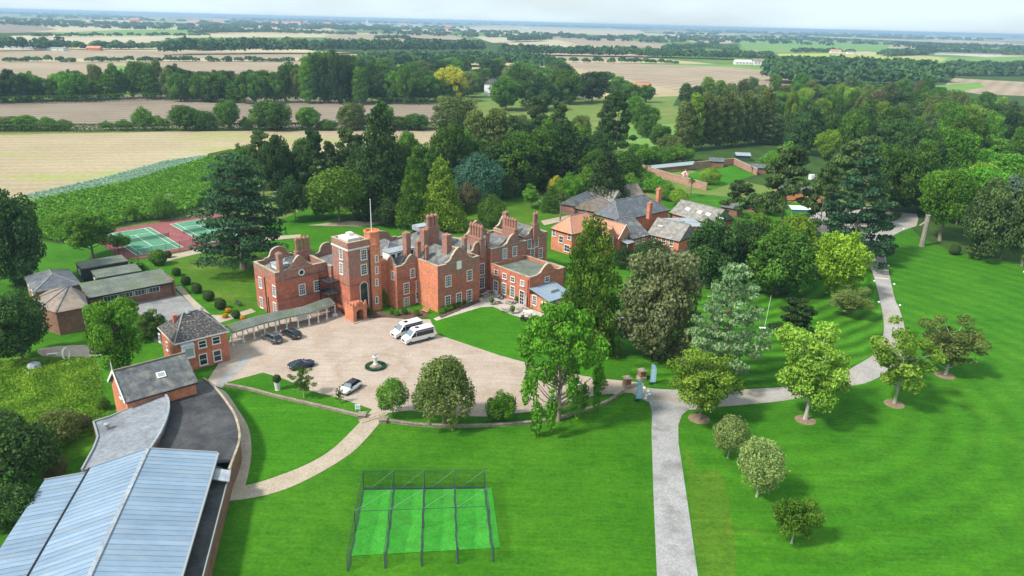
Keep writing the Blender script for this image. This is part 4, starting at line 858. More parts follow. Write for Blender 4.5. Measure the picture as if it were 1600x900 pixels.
# tower
shell(H, 'tower', -14.2, -9.5, 9.3, 15.2, 14.9, BO if False else BR, .8, roofmat=M['lead'])
MB().box(-14.35, -9.5, 9.15, 9.298, 13.4, 13.7).box(-14.35, -14.202, 9.3, 15.2, 13.4, 13.7).build('string_course', M['offwhite'], H.e)
MB().box(-14.27, -9.5, 9.22, 9.298, 6.2, 6.4).box(-14.27, -14.202, 9.3, 15.2, 6.2, 6.4).build('string_course', M['brick_brown'], H.e)
MB().box(-13.3, -10.6, 10.6, 14.2, 14.2, 15.3).box(-12.0, -11.0, 12.2, 13.4, 15.301, 15.9).build('roof_tank', M['offwhite'], H.e)
for px, py in ((568.1,397.6),(568.4,421)): window(H.e, H.on(px, py, 'y', 9.3), 'front', 1.15, 1.9)
for px, py in ((533.3,396.4),(533.8,419.5)): window(H.e, H.on(px, py, 'x', -14.2), 'left', .95, 2.1)
p = H.on(568.8, 458.6, 'y', 9.3); window(H.e, p, 'front', 1.75, 4.9, 1, 1, True, False, 'arched_doorway', .1)
# stair turret with flagpole
tu = H.on(586, 470, 'y', 9.2); tx = -8.2; ty = 10.2
MB().lathe([(1.55, 0), (1.55, 13.6), (1.66, 13.62), (1.66, 13.9), (1.5, 13.92), (1.5, 16.0), (1.62, 16.02), (1.62, 16.3), (1.3, 16.32), (1.3, 15.9), (.1, 15.9)], 8, (tx, ty, 0)).build('turret', BO, H.e, rot=None)
MB().box(-7.1, -5.0, 10.2, 15.0, 0, 9.6).build('wall', BO, H.e)
for py in (403.9,421.9,441,468.6):
    q = H.on(588.2, py, 'y', ty-1.44); window(H.e, (q[0], ty-1.46, q[2]), 'front', .5, 1.25, 1, 3)
fp = P(588, 355, 16.0); ft = ZT(fp, 312)
fl = MB().tube((tx, ty, 15.6), (tx, ty, 22.3), .09, .05, 8).build('flagpole', M['white'], H.e); MB().lathe([(.02, 22.3), (.11, 22.4), (.02, 22.5)], 8, (tx, ty, 0)).build('finial', M['white'], fl)
pipe(H, [(-9.62, 9.2, 12.8), (-9.62, 9.2, 0)], .09)
# centre block with gable
shell(H, 'wall', -5.0, 1.6, 6.8, 16.0, 8.9, BR, 1.1); gable(H, -1.2, 'x', 6.78, 8.9, 4.6, 1.9, BR); gable(H, 8.9, 'y', -5.02, 8.9, 3.0, 1.6, BO)  # left side gable in orange: its sunlight is put into the colour
hip(H, 'roof', -4.5, 1.4, 7.3, 15.6, 7.9, 10.0, 'y', M['slate'], hipl=1.5)
MB().box(-5.03, -5.002, 6.8, 10.2, 0, 8.9).build('sunlit_side_skin', BO, H.e)  # thin orange skin, sunlight on the left side put into colour
window(H.e, H.on(614, 430, 'x', -5.03), 'left', .8, 1.6, 2, 4)
for px, py, w_, h in ((644.3,426.8,1.0,1.7),(634.9,450.6,1.15,2.1),(654,446,1.15,2.1),(635.1,473.2,1.15,2.2)): window(H.e, H.on(px, py, 'y', 6.8), 'front', w_, h)
p = H.on(654, 470.4, 'y', 6.8); dr = window(H.e, (p[0], p[1], 1.75), 'front', 1.15, 2.9, 3, 4, name='garden_door', sill=False); MB().box(-.58, .58, -.10, -.03, -1.45, -.55).build('door_panel', M['white'], dr)
pipe(H, [(1.2, 6.7, 8.0), (1.2, 6.7, 0)])
for z in (6.1, 3.2): MB().box(-5.0, 1.6, 6.73, 6.795, z, z+.16).build('string_course', M['brick_brown'], H.e)
# projecting block with gable
shell(H, 'wall', 0.0, 10.9, 0.0, 9.0, 9.7, BR, 1.2); gable(H, 5.4, 'x', -.02, 9.7, 6.6, 2.9, BR); hip(H, 'roof', .6, 10.3, .5, 10.0, 8.5, 11.4, 'y', M['slate'], hipl=0, hipr=2)
MB().box(-.03, -.002, 0, 6.8, 0, 9.7).build('sunlit_side_skin', BO, H.e)  # brighter orange skin: the sunlit left flank painted into the brick
for px, py, h in ((700.3,439,2.1),(733.3,430.1,2.1),(699.5,471.1,2.3),(716.7,466.6,2.3),(733,461.7,2.3)): window(H.e, H.on(px, py, 'y', 0), 'front', 1.2, h)
p = H.on(717.1, 414, 'y', -.02); MB().box(-.6, .6, -.1, 0, -.85, .85).build('blind_window', M['white'], H.e, loc=tuple(p))
# main range behind
shell(H, 'wall', -6.0, 16.5, 14.0, 23.5, 9.2, BR, .8); hip(H, 'roof', -4, 4.5, 12.5, 23, 8.4, 11.0, 'y', M['slate']); hip(H, 'roof', 3.5, 15.5, 9.0, 22.0, 8.6, 13.4, 'x', M['slate'])
gable(H, 2.0, 'x', 23.1, 9.2, 9.0, 2.2, BR, prof=GR); MB().box(6.2, 9.4, 14.2, 16.8, 12.6, 13.55).build('lead_flat', M['lead'], H.e)
d0 = MB().box(-3.9, 2.2, 10.6, 13.2, 8.6, 10.6).build('dormer', M['white'], H.e); MB().box(-4.1, 2.4, 10.4, 13.4, 10.602, 10.75).build('dormer_roof', M['lead'], d0)
for x in (-3.1, -1.6, .0, 1.4): MB().box(x-.45, x+.45, 10.56, 10.598, 9.2, 10.3).build('dormer_pane', M['glass'], d0)
# recess and right range
shell(H, 'wall', 10.9, 16.0, 3.2, 14.0, 9.6, BR, 1.0, roofmat=M['lead']); gable(H, 13.2, 'x', 3.18, 9.6, 4.2, 1.9, BR, prof=GR); hip(H, 'roof', 11.3, 15.6, 4, 13.8, 8.7, 10.4, 'y', M['slate'])
for py in (420.3, 441.8): window(H.e, H.on(752.6, py, 'y', 3.2), 'front', 1.25, 2.3)
shell(H, 'wall', 15.9, 26.4, 2.0, 13.0, 9.7, BR, 1.1); gable(H, 22.2, 'x', 1.98, 9.7, 5.2, 2.2, BR); hip(H, 'roof', 16.5, 25.9, 2.6, 12.5, 8.6, 11.0, 'y', M['slate'], hipl=.3)
shell(H, 'wall', 26.4, 34.0, 3.0, 13.0, 10.2, BR, 1.1); gable(H, 29.8, 'x', 2.98, 10.2, 5.6, 2.2, BR); hip(H, 'roof', 27, 33.4, 3.6, 12.4, 9.1, 11.6, 'y', M['slate'], hipl=.3); gable(H, 30, 'x', 12.6, 10.2, 6, 3, BR); gable(H, 21, 'x', 12.62, 9.7, 7, 3.2, BR)
for px, py, yv in ((788.6,396,2),(804,392.4,2),(827.2,381,3),(838,378.4,3),(831.6,396,3),(844.2,395.2,3)): window(H.e, H.on(px, py, 'y', yv), 'front', 1.05, 1.95 if py < 393 else 2.1)
# chimneys
for px, pb, pt, zb, w_, d, fl, al in ((636,398,363,10,1.1,1.3,1,'x'),(663,383,358,11,1.2,1.5,1,'x'),(675,365,335.7,12.5,1.0,1.1,3,'x'),(653.6,404,377,9.6,.8,.8,1,'x'),(666.5,402,384.4,9.8,.7,.7,1,'x'),(698.4,397,366,10.5,1.3,1.6,1,'x'),(725.8,392,370.6,10.8,.75,.75,1,'x'),(744,381,351,10.6,.85,1.3,5,'y'),(762,384,364,10.2,.6,.6,1,'x'),(797,364,341,11.2,.8,1.1,5,'y'),(790,350,331,12.5,1.0,1.0,1,'x'),(836,359,333,11.4,.75,.9,2,'x')):
    chimney(H, px, pb, pt, zb, w_, d, fl, al)
# flat-roofed hall wing and lean-to
shell(H, 'wall', 15.8, 26.0, -9.7, 2.0, 6.5, M['brick_red'], .7, roofmat=M['felt']); gable(H, 21.0, 'x', -9.72, 6.5, 5.6, 1.9, M['brick_red'])
for px, py in ((775.6,425.6),(788.8,431.4),(801.4,436.6),(816.4,442.4)): window(H.e, H.on(px, py, 'x', 15.8), 'left', .95, 1.0, 2, 2)
for px, py in ((788,451),(801,455.8)): window(H.e, H.on(px, py, 'x', 15.8), 'left', 1.1, 2.3, 3, 4)
for px, py in ((775,447.6),(815.6,465)):
    p = H.on(px, py, 'x', 15.8); dr = window(H.e, (p[0], p[1], 1.65), 'left', 1.2, 2.9, 2, 4, name='french_door', sill=False)
    if px < 800: MB().box(-.6, .6, -.1, -.03, -1.45, -.6).build('door_panel', M['white'], dr)
window(H.e, H.on(854.4, 436, 'y', -9.72), 'front', 1.1, .9, 2, 2); pipe(H, [(15.7, -9.4, 6), (15.7, -9.4, 0)])
MB().box(16.1, 22.6, -15.0, -9.72, 0, 2.9).build('lean_to', M['brick_orange'], H.e)
lr = MB().slab([(15.8,-15.4,3.0),(22.9,-15.4,3.0),(22.9,-9.74,4.3),(15.8,-9.74,4.3)], .12).build('lean_to_roof', M['metal_roof'], H.e)
for i in range(10):
    x = 15.9+i*.76; MB().bar((x,-15.4,3.03), (x,-9.76,4.33), .06, .08).build('roof_seam', M['lead'], lr)
MB().box(18.6, 20.8, -13.2, -11.2, 3.5, 4.05).build('rooflight', M['glass_pale'], lr)
window(H.e, H.on(835.4, 469.2, 'x', 16.1), 'left', 1.0, 1.9, 3, 4); p = H.on(849.6, 475.6, 'x', 16.1); MB().box(-.55, .55, -.1, .0, -1.1, 1.1).build('white_door', M['white'], H.e, loc=(p[0], p[1], 1.35), rot=(0, 0, -math.pi/2))
window(H.e, H.on(865.5, 476, 'y', -15.0), 'front', 1.3, 1.9, 3, 4)
shell(H, 'wall', 26.0, 33.5, -3.5, 3.0, 3.4, M['brick_brown'], .3, roofmat=M['felt'])
# porch
px0, py0 = H.at(534, 495.5)[:2]; pc = H.at(548, 493)
PX0, PX1, PY0, PY1 = -15.6, -12.6, 6.2, 9.28
pm_ = MB(); pm_.box(PX0, PX0+.7, PY0, PY1, 0, 3.1); pm_.box(PX1-.7, PX1, PY0, PY1, 0, 3.1)
k = 10; xc = (PX0+PX1)/2; rr = (PX1-PX0)/2-.7
for i in range(k):
    a0, a1 = math.pi*i/k, math.pi*(i+1)/k; xa, xb = xc+rr*math.cos(a0), xc+rr*math.cos(a1); za, zb_ = 1.75+rr*.9*math.sin(a0), 1.75+rr*.9*math.sin(a1)
    pm_.add([(xa,PY0,za),(xb,PY0,zb_),(xb,PY0,3.1),(xa,PY0,3.1),(xa,PY1,za),(xb,PY1,zb_),(xb,PY1,3.1),(xa,PY1,3.1)], [(0,1,2,3),(7,6,5,4),(0,4,5,1),(3,2,6,7)])
po = pm_.build('porch', BO, H.e); cr = MB().box(PX0-.1, PX1+.1, PY0-.1, PY1, 3.102, 3.25)
for x in (PX0+.15, PX0+.95, xc, PX1-.95, PX1-.15): cr.box(x-.22, x+.22, PY0-.02, PY0+.25, 3.252, 3.75 if abs(x-xc) > .1 else 4.05); cr.lathe([(.14, 3.75), (.2, 3.9), (.03, 4.2)], 8, (x, PY0+.12, .3 if abs(x-xc) < .1 else 0))
for y in (PY0+1.2, PY0+2.3): cr.box(PX0, PX0+.25, y-.22, y+.22, 3.252, 3.75)
cr.build('battlement', BO, po); MB().box(xc-rr, xc+rr, PY1-.3, PY1-.05, 0, 2.95).build('door', M['dark_timber'], po); MB().box(PX0-.3, PX1+.3, PY0-.6, PY0-.01, .09, .22).build('doorstep', M['stone'], po)

# ------------------------------------------------------------ covered walk
WK = Frame('covered_walk', P(358.7, 566.7)[:2], 0, 'long covered walk with white columns leading to the entrance porch', 'walkway')
pts = [np.array(P(x, y, 2.5)[:2]) for x, y in ((360,511),(400,503),(462,491),(505,480),(537,468))]
pts = [P(x, y, 0)[:2] for x, y in ((364,541),(410,526),(447.4,516.5),(486.7,508.5),(524,494))]
pts = [np.array(p)-WK.o[:2] for p in pts]; sd_ = np.array([-.68, .73]); depth = 3.2
top, back = MB(), []
for a, b_ in zip(pts[:-1], pts[1:]):
    q = [(*(a-sd_*.35), 2.75), (*(b_-sd_*.35), 2.75), (*(b_+sd_*depth*.5), 3.45), (*(a+sd_*depth*.5), 3.45), (*(b_+sd_*(depth+.35)), 2.75), (*(a+sd_*(depth+.35)), 2.75)]
    top.slab([q[0], q[1], q[2], q[3]], .14); top.slab([q[3], q[2], q[4], q[5]], .14)
top.build('roof', M['felt'], WK.e)
MB_ = MB()
for a, b_ in zip(pts[:-1], pts[1:]):
    for s_ in (0, depth): MB_.bar((*(a+sd_*s_), 2.5), (*(b_+sd_*s_), 2.5), .22, .28)
MB_.build('beam', M['offwhite'], WK.e)
L = [np.linalg.norm(b_-a) for a, b_ in zip(pts[:-1], pts[1:])]; tot = sum(L); nc = 11
cmesh = MB().box(-.22, .22, -.22, .22, .09, .3).lathe([(.19, .3), (.15, .45), (.13, 2.15), (.2, 2.25), (.2, 2.36)], 12).mesh('column', M['offwhite'])
for i in range(nc):
    s_ = tot*i/(nc-1); j = 0
    while j < len(L)-1 and s_ > L[j]: s_ -= L[j]; j += 1
    p = pts[j]+(pts[j+1]-pts[j])*min(1, s_/L[j])
    for dd in (0, depth): link('column', cmesh, WK.e, (*(p+sd_*dd), 0))
sb = P(470, 500, 1.4); nb = MB().box(-.9, .9, -.05, .05, -.55, .55).build('notice_board', M['offwhite'], None, loc=(sb[0], sb[1]+1.2, 1.4), rot=(0, 0, R(40))); tag(nb, 'pale notice board under the covered walk', 'board')

# ------------------------------------------------------------ gatehouse with hipped roof
g0 = P(272, 538, 5.5); GH = Frame('gatehouse', g0[:2], 41, 'small red brick house with dark lichened hipped roof at the end of the covered walk')
MB().box(.3, 8.5, .3, 8.3, 0, 5.5).build('wall', M['brick_red'], GH.e)
rf = hip(GH, 'roof', 0, 8.8, 0, 8.6, 5.5, 8.7, 'x', M['slate_lichen'], hipl=3.1, hipr=3.1, fascia=M['offwhite'])
for px, py, h in ((316,537.5,1.1),(337.5,531.5,1.1),(317.5,561.5,1.8),(339.5,555.5,1.8)): window(GH.e, GH.on(px, py, 'y', .3), 'front', 1.1, h, 1, 2)
for px, py in ((262,541),(250,528)): window(GH.e, GH.on(px, py, 'x', .3), 'left', .7, 1.3, 1, 2)
bx = GH.on(294, 548, 'y', -.4); by = MB().box(bx[0]-.9, bx[0]+.9, -.75, .28, bx[2]-1.3, bx[2]+.9).build('bay_window', M['white'], GH.e); MB().box(bx[0]-.5, bx[0]+.75, -.78, -.752, bx[2]-.9, bx[2]+.5).build('pane', M['glass_pale'], by); MB().slab([(bx[0]-1,-.9,bx[2]+.92),(bx[0]+1,-.9,bx[2]+.92),(bx[0]+1,.28,bx[2]+1.25),(bx[0]-1,.28,bx[2]+1.25)], .08).build('bay_roof', M['lead'], by)
for px in (297, 322.5):
    q = GH.at(px, 491, 8.7); MB().lathe([(.5, 0), (.35, .25), (.05, .5)], 8, (q[0], 4.3, 8.62)).build('roof_cowl', M['lead'], rf)
c_ = GH.at(273, 497, 8.0); MB().box(c_[0]-.3, c_[0]+.3, c_[1]-.3, c_[1]+.3, 6.2, 8.6).build('chimney', M['brick_red'], GH.e)

# ------------------------------------------------------------ gabled building
zR, zE = 8.2, 5.0; a = P(176, 580, zR); b_ = P(290, 551.2, zR)
GB = Frame('gabled_building', a[:2], 42, 'red brick building with steep slate gabled roof and one rooflight'); L_ = np.linalg.norm((b_-a)[:2])
half = 4.1
pr = [(-half+.3, 0), (half-.3, 0), (half-.3, zE+.1), (0, zR-.15), (-half+.3, zE+.1)]
wl = MB(); n = 5; wl.add([(.3, y, z) for y, z in pr]+[(L_-.3, y, z) for y, z in pr], [tuple(range(n)), tuple(range(n, 2*n))]+[(i, (i+1) % n, n+(i+1) % n, n+i) for i in range(n)]); wl.build('wall', M['brick_orange'], GB.e)
rs = MB(); rs.slab([(0,-half,zE),(L_,-half,zE),(L_,0,zR),(0,0,zR)], .16); rs.slab([(0,0,zR),(L_,0,zR),(L_,half,zE),(0,half,zE)], .16); ro = rs.build('roof', M['slate'], GB.e)
MB().bar((0,0,zR+.06), (L_,0,zR+.06), .25, .16).build('ridge', M['tile_brown'], ro)
bb = MB(); [bb.bar((-.06, s_*half*1.02, zE-.05), (-.06, 0, zR+.02), .1, .35) for s_ in (-1, 1)]; bb.lathe([(.08, 0), (.05, 1.2), (.01, 1.6)], 6, (-.06, 0, zR)); bb.build('bargeboard', M['white'], ro)
q = GB.on(252, 588, 'y', -2.0); ql = MB().box(-.6, .6, -.45, .45, -.05, .1).build('rooflight', M['white'], ro, loc=(q[0], -2.0, zE+(half-2.0)/half*(zR-zE)+.05), rot=(math.atan2(zR-zE, half), 0, 0)); MB().box(-.45, .45, -.3, .3, .1, .115).build('pane', M['glass_pale'], ql)
MB().box(.2, L_, -half-.12, -half-.003, zE-.18, zE-.02).build('gutter', M['black'], ro)
window(GB.e, (.3, -1.0, 5.0), 'left', .8, 1.1, 1, 2, True)
# ------------------------------------------------------------ sports hall with standing-seam roof
zr, ze, zl, zb_, za = 5.9, 4.5, 4.0, 3.4, 3.0
a = P(231, 702, zr); SH = Frame('sports_hall', a[:2], -77.5, 'big hall with blue-grey ribbed metal roof in the lower left corner')
LEN, PW = 36.0, .78
yr = SH.at(310, 808, ze)[1]; yl = SH.at(92, 817, zl)[1]; yf = SH.at(35, 795, zb_)[1]; ya = SH.at(338, 815, za)[1]
MB().box(.25, LEN, yf+.3, yr-.3, 0, zb_-.7).build('wall', M['brick_brown'], SH.e); MB().box(.3, LEN, yl+.3, yr-.35, zb_-.69, zl-.1).build('clerestory', M['membrane'], SH.e)
def panels(y0, z0, y1, z1, nm):
    mb = MB(); mb.add([(.012,y0,z0),(PW-.085,y0,z0),(PW-.085,y1,z1),(.012,y1,z1)]+[(.012,y0,z0-.06),(PW-.085,y0,z0-.06),(PW-.085,y1,z1-.06),(.012,y1,z1-.06)], [(0,1,2,3),(7,6,5,4),(0,4,5,1),(1,5,6,2),(2,6,7,3),(3,7,4,0)])
    mb.add([(-.03,y0,z0+.05),(.012,y0,z0+.05),(.012,y1,z1+.05),(-.03,y1,z1+.05)]+[(-.03,y0,z0-.06),(.012,y0,z0-.06),(.012,y1,z1-.06),(-.03,y1,z1-.06)], [(0,1,2,3),(7,6,5,4),(0,4,5,1),(1,5,6,2),(2,6,7,3),(3,7,4,0)])
    me = mb.mesh('roof_panel', M['metal_roof'])
    for i in range(int(LEN/PW)): link('roof_panel', me, SH.e, (i*PW, 0, 0))
panels(.12, zr, yr, ze, 'right'); panels(yl, zl, -.12, zr, 'mid'); panels(yf, zb_-.5, yl-.25, zb_, 'left')
MB().bar((-.05,0,zr+.06), (LEN,0,zr+.06), .42, .14).build('ridge_cap', M['lead'], SH.e); MB().bar((-.05,yr+.1,ze-.08), (LEN,yr+.1,ze-.08), .22, .24).build('gutter', M['grey'], SH.e); MB().bar((-.05,yl-.1,zl-.15), (LEN,yl-.1,zl-.15), .14, .5).build('gutter', M['black'], SH.e)
MB().bar((-.1,.1,zr), (-.1,yr,ze), .14, .3).bar((-.1,-.1,zr), (-.1,yl,zl), .14, .3).bar((-.1,yl-.3,zb_), (-.1,yf,zb_-.5), .14, .3).build('verge', M['grey'], SH.e)
MB().box(0, LEN, yr-.2, ya, 0, za-.02).build('side_aisle', M['brick_brown'], SH.e); MB().box(0, LEN, yr-.2, ya+.05, za-.018, za+.1).build('aisle_roof', M['felt_dark'], SH.e); MB().box(0, LEN, ya+.052, ya+.16, za-.1, za+.2).build('aisle_edge', M['grey'], SH.e)
c0 = [SH.at(x, y, 3.9) for x, y in ((334,731),(361,735),(358,752),(330,748))]
MB().slab([tuple(c) for c in c0], .12).build('canopy', M['lead'], SH.e)

# ------------------------------------------------------------ curved link building
CB = Frame('curved_building', P(300, 660)[:2], 0, 'low curved building with black felt roof and grey roof joining the sports hall')
def lp(px, z): return [tuple(np.array(P(x, y, z))-CB.o) for x, y in px]
edge = crom([(318,592),(336,607),(353,628),(366,648),(373,670),(374,690),(367,712),(358,735)], 5, False)
blk = lp([(256,628),(300,606)]+[tuple(e) for e in edge]+[(336,728),(236,708)], 3.0)
me_ = MB().prism([(p[0], p[1]) for p in blk][::-1], 0, 3.0).build('wall', M['brick_brown'], CB.e)
MB().prism([(p[0], p[1]) for p in blk][::-1], 3.002, 3.1).build('flat_roof', M['felt_dark'], CB.e)
ke = MB(); ed = lp([tuple(e) for e in edge], 3.0)
for p, q in zip(ed[:-1], ed[1:]): ke.bar((p[0], p[1], 3.16), (q[0], q[1], 3.16), .28, .22)
ke.build('roof_kerb', M['stone'], CB.e)
curve = crom([(254,612),(263,626),(262,648),(250,678),(233,704)], 5, False); gx = [(200,640),(172,652),(146,660),(150,672),(153,684),(146,702),(128,735)]
ins = lp([tuple(e) for e in curve], 4.4); outl = lp(gx, 3.7); rf_ = MB(); top_ = ins+outl[::-1]
rf_.slab(top_, .25); rf_.build('grey_roof', M['membrane'], CB.e)
MB().prism([(p[0]*.985-.25, p[1]) for p in top_][::-1], 0, [p[2]-.26 for p in top_][::-1]).build('wall', M['brick_brown'], CB.e)
ke = MB()
for p, q in zip(ins[:-1], ins[1:]): ke.bar((p[0], p[1], 4.45), (q[0], q[1], 4.45), .3, .4)
ke.build('roof_edge', M['lead'], CB.e); ke = MB()
for p, q in zip(outl[:-1], outl[1:]): ke.bar((p[0], p[1], 3.8), (q[0], q[1], 3.8), .2, .25)
ke.build('roof_kerb', M['grey'], CB.e); ve = lp([(168,669)], 3.9)[0]; MB().lathe([(.25, 0), (.25, .5), (.4, .55), (.4, .75), (.05, .9)], 10, (ve[0], ve[1], 3.85)).build('roof_vent', M['grey'], CB.e)

# ------------------------------------------------------------ school buildings on the left
a = P(139, 465, 3.2); LB = Frame('classroom_block', a[:2], 41.2, 'long low classroom block with shallow green-grey felt roof and strip windows'); L_ = np.linalg.norm((P(269, 440, 3.2)-a)[:2])
MB().box(0, L_, .3, 6.2, 0, 3.0).build('wall', M['brick_brown'], LB.e); MB().box(L_, L_+.4, -.3, 6.6, 0, 3.6).build('end_wall', M['brick_brown'], LB.e)
MB().slab([(-.2,-.3,3.2),(L_-.02,-.3,3.2),(L_-.02,6.5,4.3),(-.2,6.5,4.3)], .25).build('roof', M['felt'], LB.e); MB().box(-.2, L_-.02, -.36, -.303, 2.9, 3.22).build('fascia', M['black'], LB.e)
for i, px in enumerate((172,196,220,238)):
    pp = LB.on(px, 461-(px-172)*.19, 'y', .3); window(LB.e, (pp[0], .3, 2.15), 'front', 2.4, .95, 4, 1, False, False, 'strip_window', .1)
a = P(126.7, 420, 3.0)
for nm, (x0, y0), (x1, y1), (x2, y2), lb in (('portable_cabin', (126.7,420), (200.5,407.5), (189,398), 'black portable classroom with flat grey roof farther from the camera'), ('portable_cabin', (150.7,434.7), (222,422.7), (208,412), 'black portable classroom with flat grey roof next to the classroom block')):
    a, b_, c_ = P(x0, y0, 3.1), P(x1, y1, 3.1), P(x2, y2, 3.1); ang = math.degrees(math.atan2(b_[1]-a[1], b_[0]-a[0])); FR = Frame(nm, a[:2], ang, lb, 'cabin', 'portable classrooms'); L_ = np.linalg.norm((b_-a)[:2]); W_ = np.linalg.norm((c_-b_)[:2])
    MB().box(.1, L_-.1, .1, W_-.1, 0, 2.9).build('wall', M['dark_timber'], FR.e); MB().box(0, L_, 0, W_, 2.902, 3.12).build('roof', M['felt'], FR.e)
    bt = MB(); [bt.box(.3+i*(L_-.6)/9-.03, .3+i*(L_-.6)/9+.03, .05, .098, .2, 2.85) for i in range(10)]; bt.build('batten', M['black'], FR.e); window(FR.e, (.1, W_*.5, 1.6), 'left', 1.2, 1.0, 2, 1, False, False)
ax = P(104, 455, 4.6); CH = Frame('chapel', P(100, 470, 0)[:2], 0, 'polygonal brown brick hall with tan faceted roof', 'building'); rim = [P(x, y, 4.6)-CH.o for x, y in ((51,468),(63,481),(87,489),(139,479),(132,458),(112,449),(78,452))]
apx = P(108, 446, 7.2)-CH.o; n = len(rim); rim = [tuple(p) for p in rim]
MB().prism([(p[0]*.97, p[1]*.97) for p in rim], 0, 4.55).build('wall', M['brick_brown'], CH.e); rf_ = MB(); rf_.add(rim+[tuple(apx)], [(i, (i+1) % n, n) for i in range(n)]+[tuple(range(n))[::-1]]); ro = rf_.build('roof', M['tile_brown'], CH.e)
rd = MB(); [rd.bar((p[0], p[1], p[2]+.05), (apx[0], apx[1], apx[2]+.05), .2, .12) for p in rim]; rd.build('ridge', M['slate_dark'], ro)
pa, pb = np.array(rim[2]), np.array(rim[3]); pm2 = pa*.12+pb*.88; window(CH.e, (pm2[0]*.97+.05, pm2[1]*.97-.08, 2.7), math.atan2(pb[1]-pa[1], pb[0]-pa[0]), .8, 3.0, 1, 5, False, False, 'tall_window', .08)
a = P(52, 468, 3.6); DB = Frame('dark_roofed_block', P(39, 437, 3.6)[:2], 41, 'low block with dark slate hipped roof behind the tan-roofed hall'); MB().box(.3, 8.0, -9.2, 1.7, 0, 3.5).build('wall', M['brick_brown'], DB.e); hip(DB, 'roof', 0, 8.3, -9.5, 2.0, 3.6, 5.4, 'y', M['slate_dark'])
window(DB.e, (.3, -5, 2.2), 'left', 1.4, 1.0, 3, 1, False, False); window(DB.e, (.3, -1.5, 2.2), 'left', 1.4, 1.0, 3, 1, False, False)

# ------------------------------------------------------------ coach house and service buildings
def simple(nm, pA, pB, dpt, ze, zr, wm, rm, lb, axis='x', hl=0, hr=0, ov=.25, gut=True, base=0):
    a, b_ = P(*pA, ze), P(*pB, ze); ang = math.degrees(math.atan2(b_[1]-a[1], b_[0]-a[0])); F_ = Frame(nm, a[:2], ang, lb); L_ = np.linalg.norm((b_-a)[:2])
    mb = MB(); mb.box(0, L_, 0, dpt, base, ze-.01)
    if axis == 'x':
        if hl == 0: mb.add([(0,0,ze-.01),(0,dpt,ze-.01),(0,dpt/2,zr-.05),(.3,0,ze-.01),(.3,dpt,ze-.01),(.3,dpt/2,zr-.05)], [(0,1,2),(5,4,3),(0,3,4,1),(1,4,5,2),(2,5,3,0)])
        if hr == 0: mb.add([(L_-.3,0,ze-.01),(L_-.3,dpt,ze-.01),(L_-.3,dpt/2,zr-.05),(L_,0,ze-.01),(L_,dpt,ze-.01),(L_,dpt/2,zr-.05)], [(0,1,2),(5,4,3),(0,3,4,1),(1,4,5,2),(2,5,3,0)])
    else:
        if hl == 0: mb.add([(0,0,ze-.01),(L_,0,ze-.01),(L_/2,0,zr-.05),(0,.3,ze-.01),(L_,.3,ze-.01),(L_/2,.3,zr-.05)], [(0,1,2),(5,4,3),(0,3,4,1),(1,4,5,2),(2,5,3,0)])
    mb.build('wall', wm, F_.e); r_ = hip(F_, 'roof', 0, L_, 0, dpt, ze, zr, axis, rm, hl, hr, ov, fascia=M['black'] if gut else None)
    F_.L = L_; F_.D = dpt; F_.roof = r_; return F_
ko = P(894, 366, 5.6); CO = Frame('coach_house', ko[:2], 44, 'red-tiled orange brick coach house left of the tall conifer')
MB().box(0, 9, 0, 7.1, 0, 5.58).build('wall', M['brick_orange'], CO.e); CO.roof = hip(CO, 'roof', 0, 9, 0, 7.1, 5.6, 9.2, 'x', M['tile_red'], 3.2, 0, .3, fascia=M['black'])
for px, py, w_, h in ((866,364,.9,1.5),(877,374,1.3,1.6),(890,370,.9,1.4),(886,388,1.6,1.6)): window(CO.e, CO.on(px, py, 'x', 0), 'left', w_, h, 2, 2)
MB().box(-.4, .4, -.5, .5, -.02, .1).build('rooflight', M['glass_pale'], CO.roof, loc=(1.6, 4.2, 7.45), rot=(0, -math.atan2(3.6, 3.5), 0))
def kp(x, y): return (CO.o+CO.m.T@np.array([x, y, 0]))[:2]
def grange(nm, lx, ly, L_, D_, ze, zr, lb):
    F_ = Frame(nm, kp(lx, ly), 44, lb); F_.L = L_; F_.D = D_
    MB().box(0, L_, 0, D_, 0, ze-.01).add([(0,0,ze-.01),(L_,0,ze-.01),(L_/2,0,zr-.05),(0,.3,ze-.01),(L_,.3,ze-.01),(L_/2,.3,zr-.05)], [(0,1,2),(5,4,3),(0,3,4,1),(1,4,5,2),(2,5,3,0)]).build('wall', M['brick_red'], F_.e)
    F_.roof = hip(F_, 'roof', 0, L_, 0.02, D_, ze, zr, 'y', M['tile_red'], 0, 0, .2); return F_
C1 = grange('coach_house_range', 8.1, -4.8, 3.3, 12, 4.7, 6.9, 'red-tiled range ending in the smaller gable with an arched window')
window(C1.e, (C1.L/2, 0, 3.7), 'front', 1.1, 2.2, 2, 4, True)
C2 = grange('coach_house_range', 11.45, -5.6, 5.4, 14, 3.6, 6.9, 'red-tiled range ending in the larger gable with an arched window')
window(C2.e, (C2.L/2, 0, 4.0), 'front', 1.5, 2.6, 2, 4, True)
cp = MB(); [cp.bar((x, -.24, 3.5), (C2.L/2, -.24, 6.95), .1, .2) for x in (-.2, C2.L+.2)]; cp.build('bargeboard', M['white'], C2.roof)
gc = MB().slab([(C2.L*.2,-.02,3.0),(C2.L*.9,-.02,3.0),(C2.L*.9,-2.2,2.5),(C2.L*.2,-2.2,2.5)], .08).build('glass_canopy', M['glass_pale'], C2.e); pc_ = MB(); [pc_.tube((x,-2.1,0), (x,-2.1,2.45), .06, .06, 6) for x in (C2.L*.25, C2.L*.85)]; pc_.build('post', M['white'], gc)
S1 = simple('slate_range', (990,373), (1014,367), 12, 3.3, 7.2, M['brick_red'], M['slate'], 'slate-roofed range beside the larger coach house gable', 'x', 0, 0)
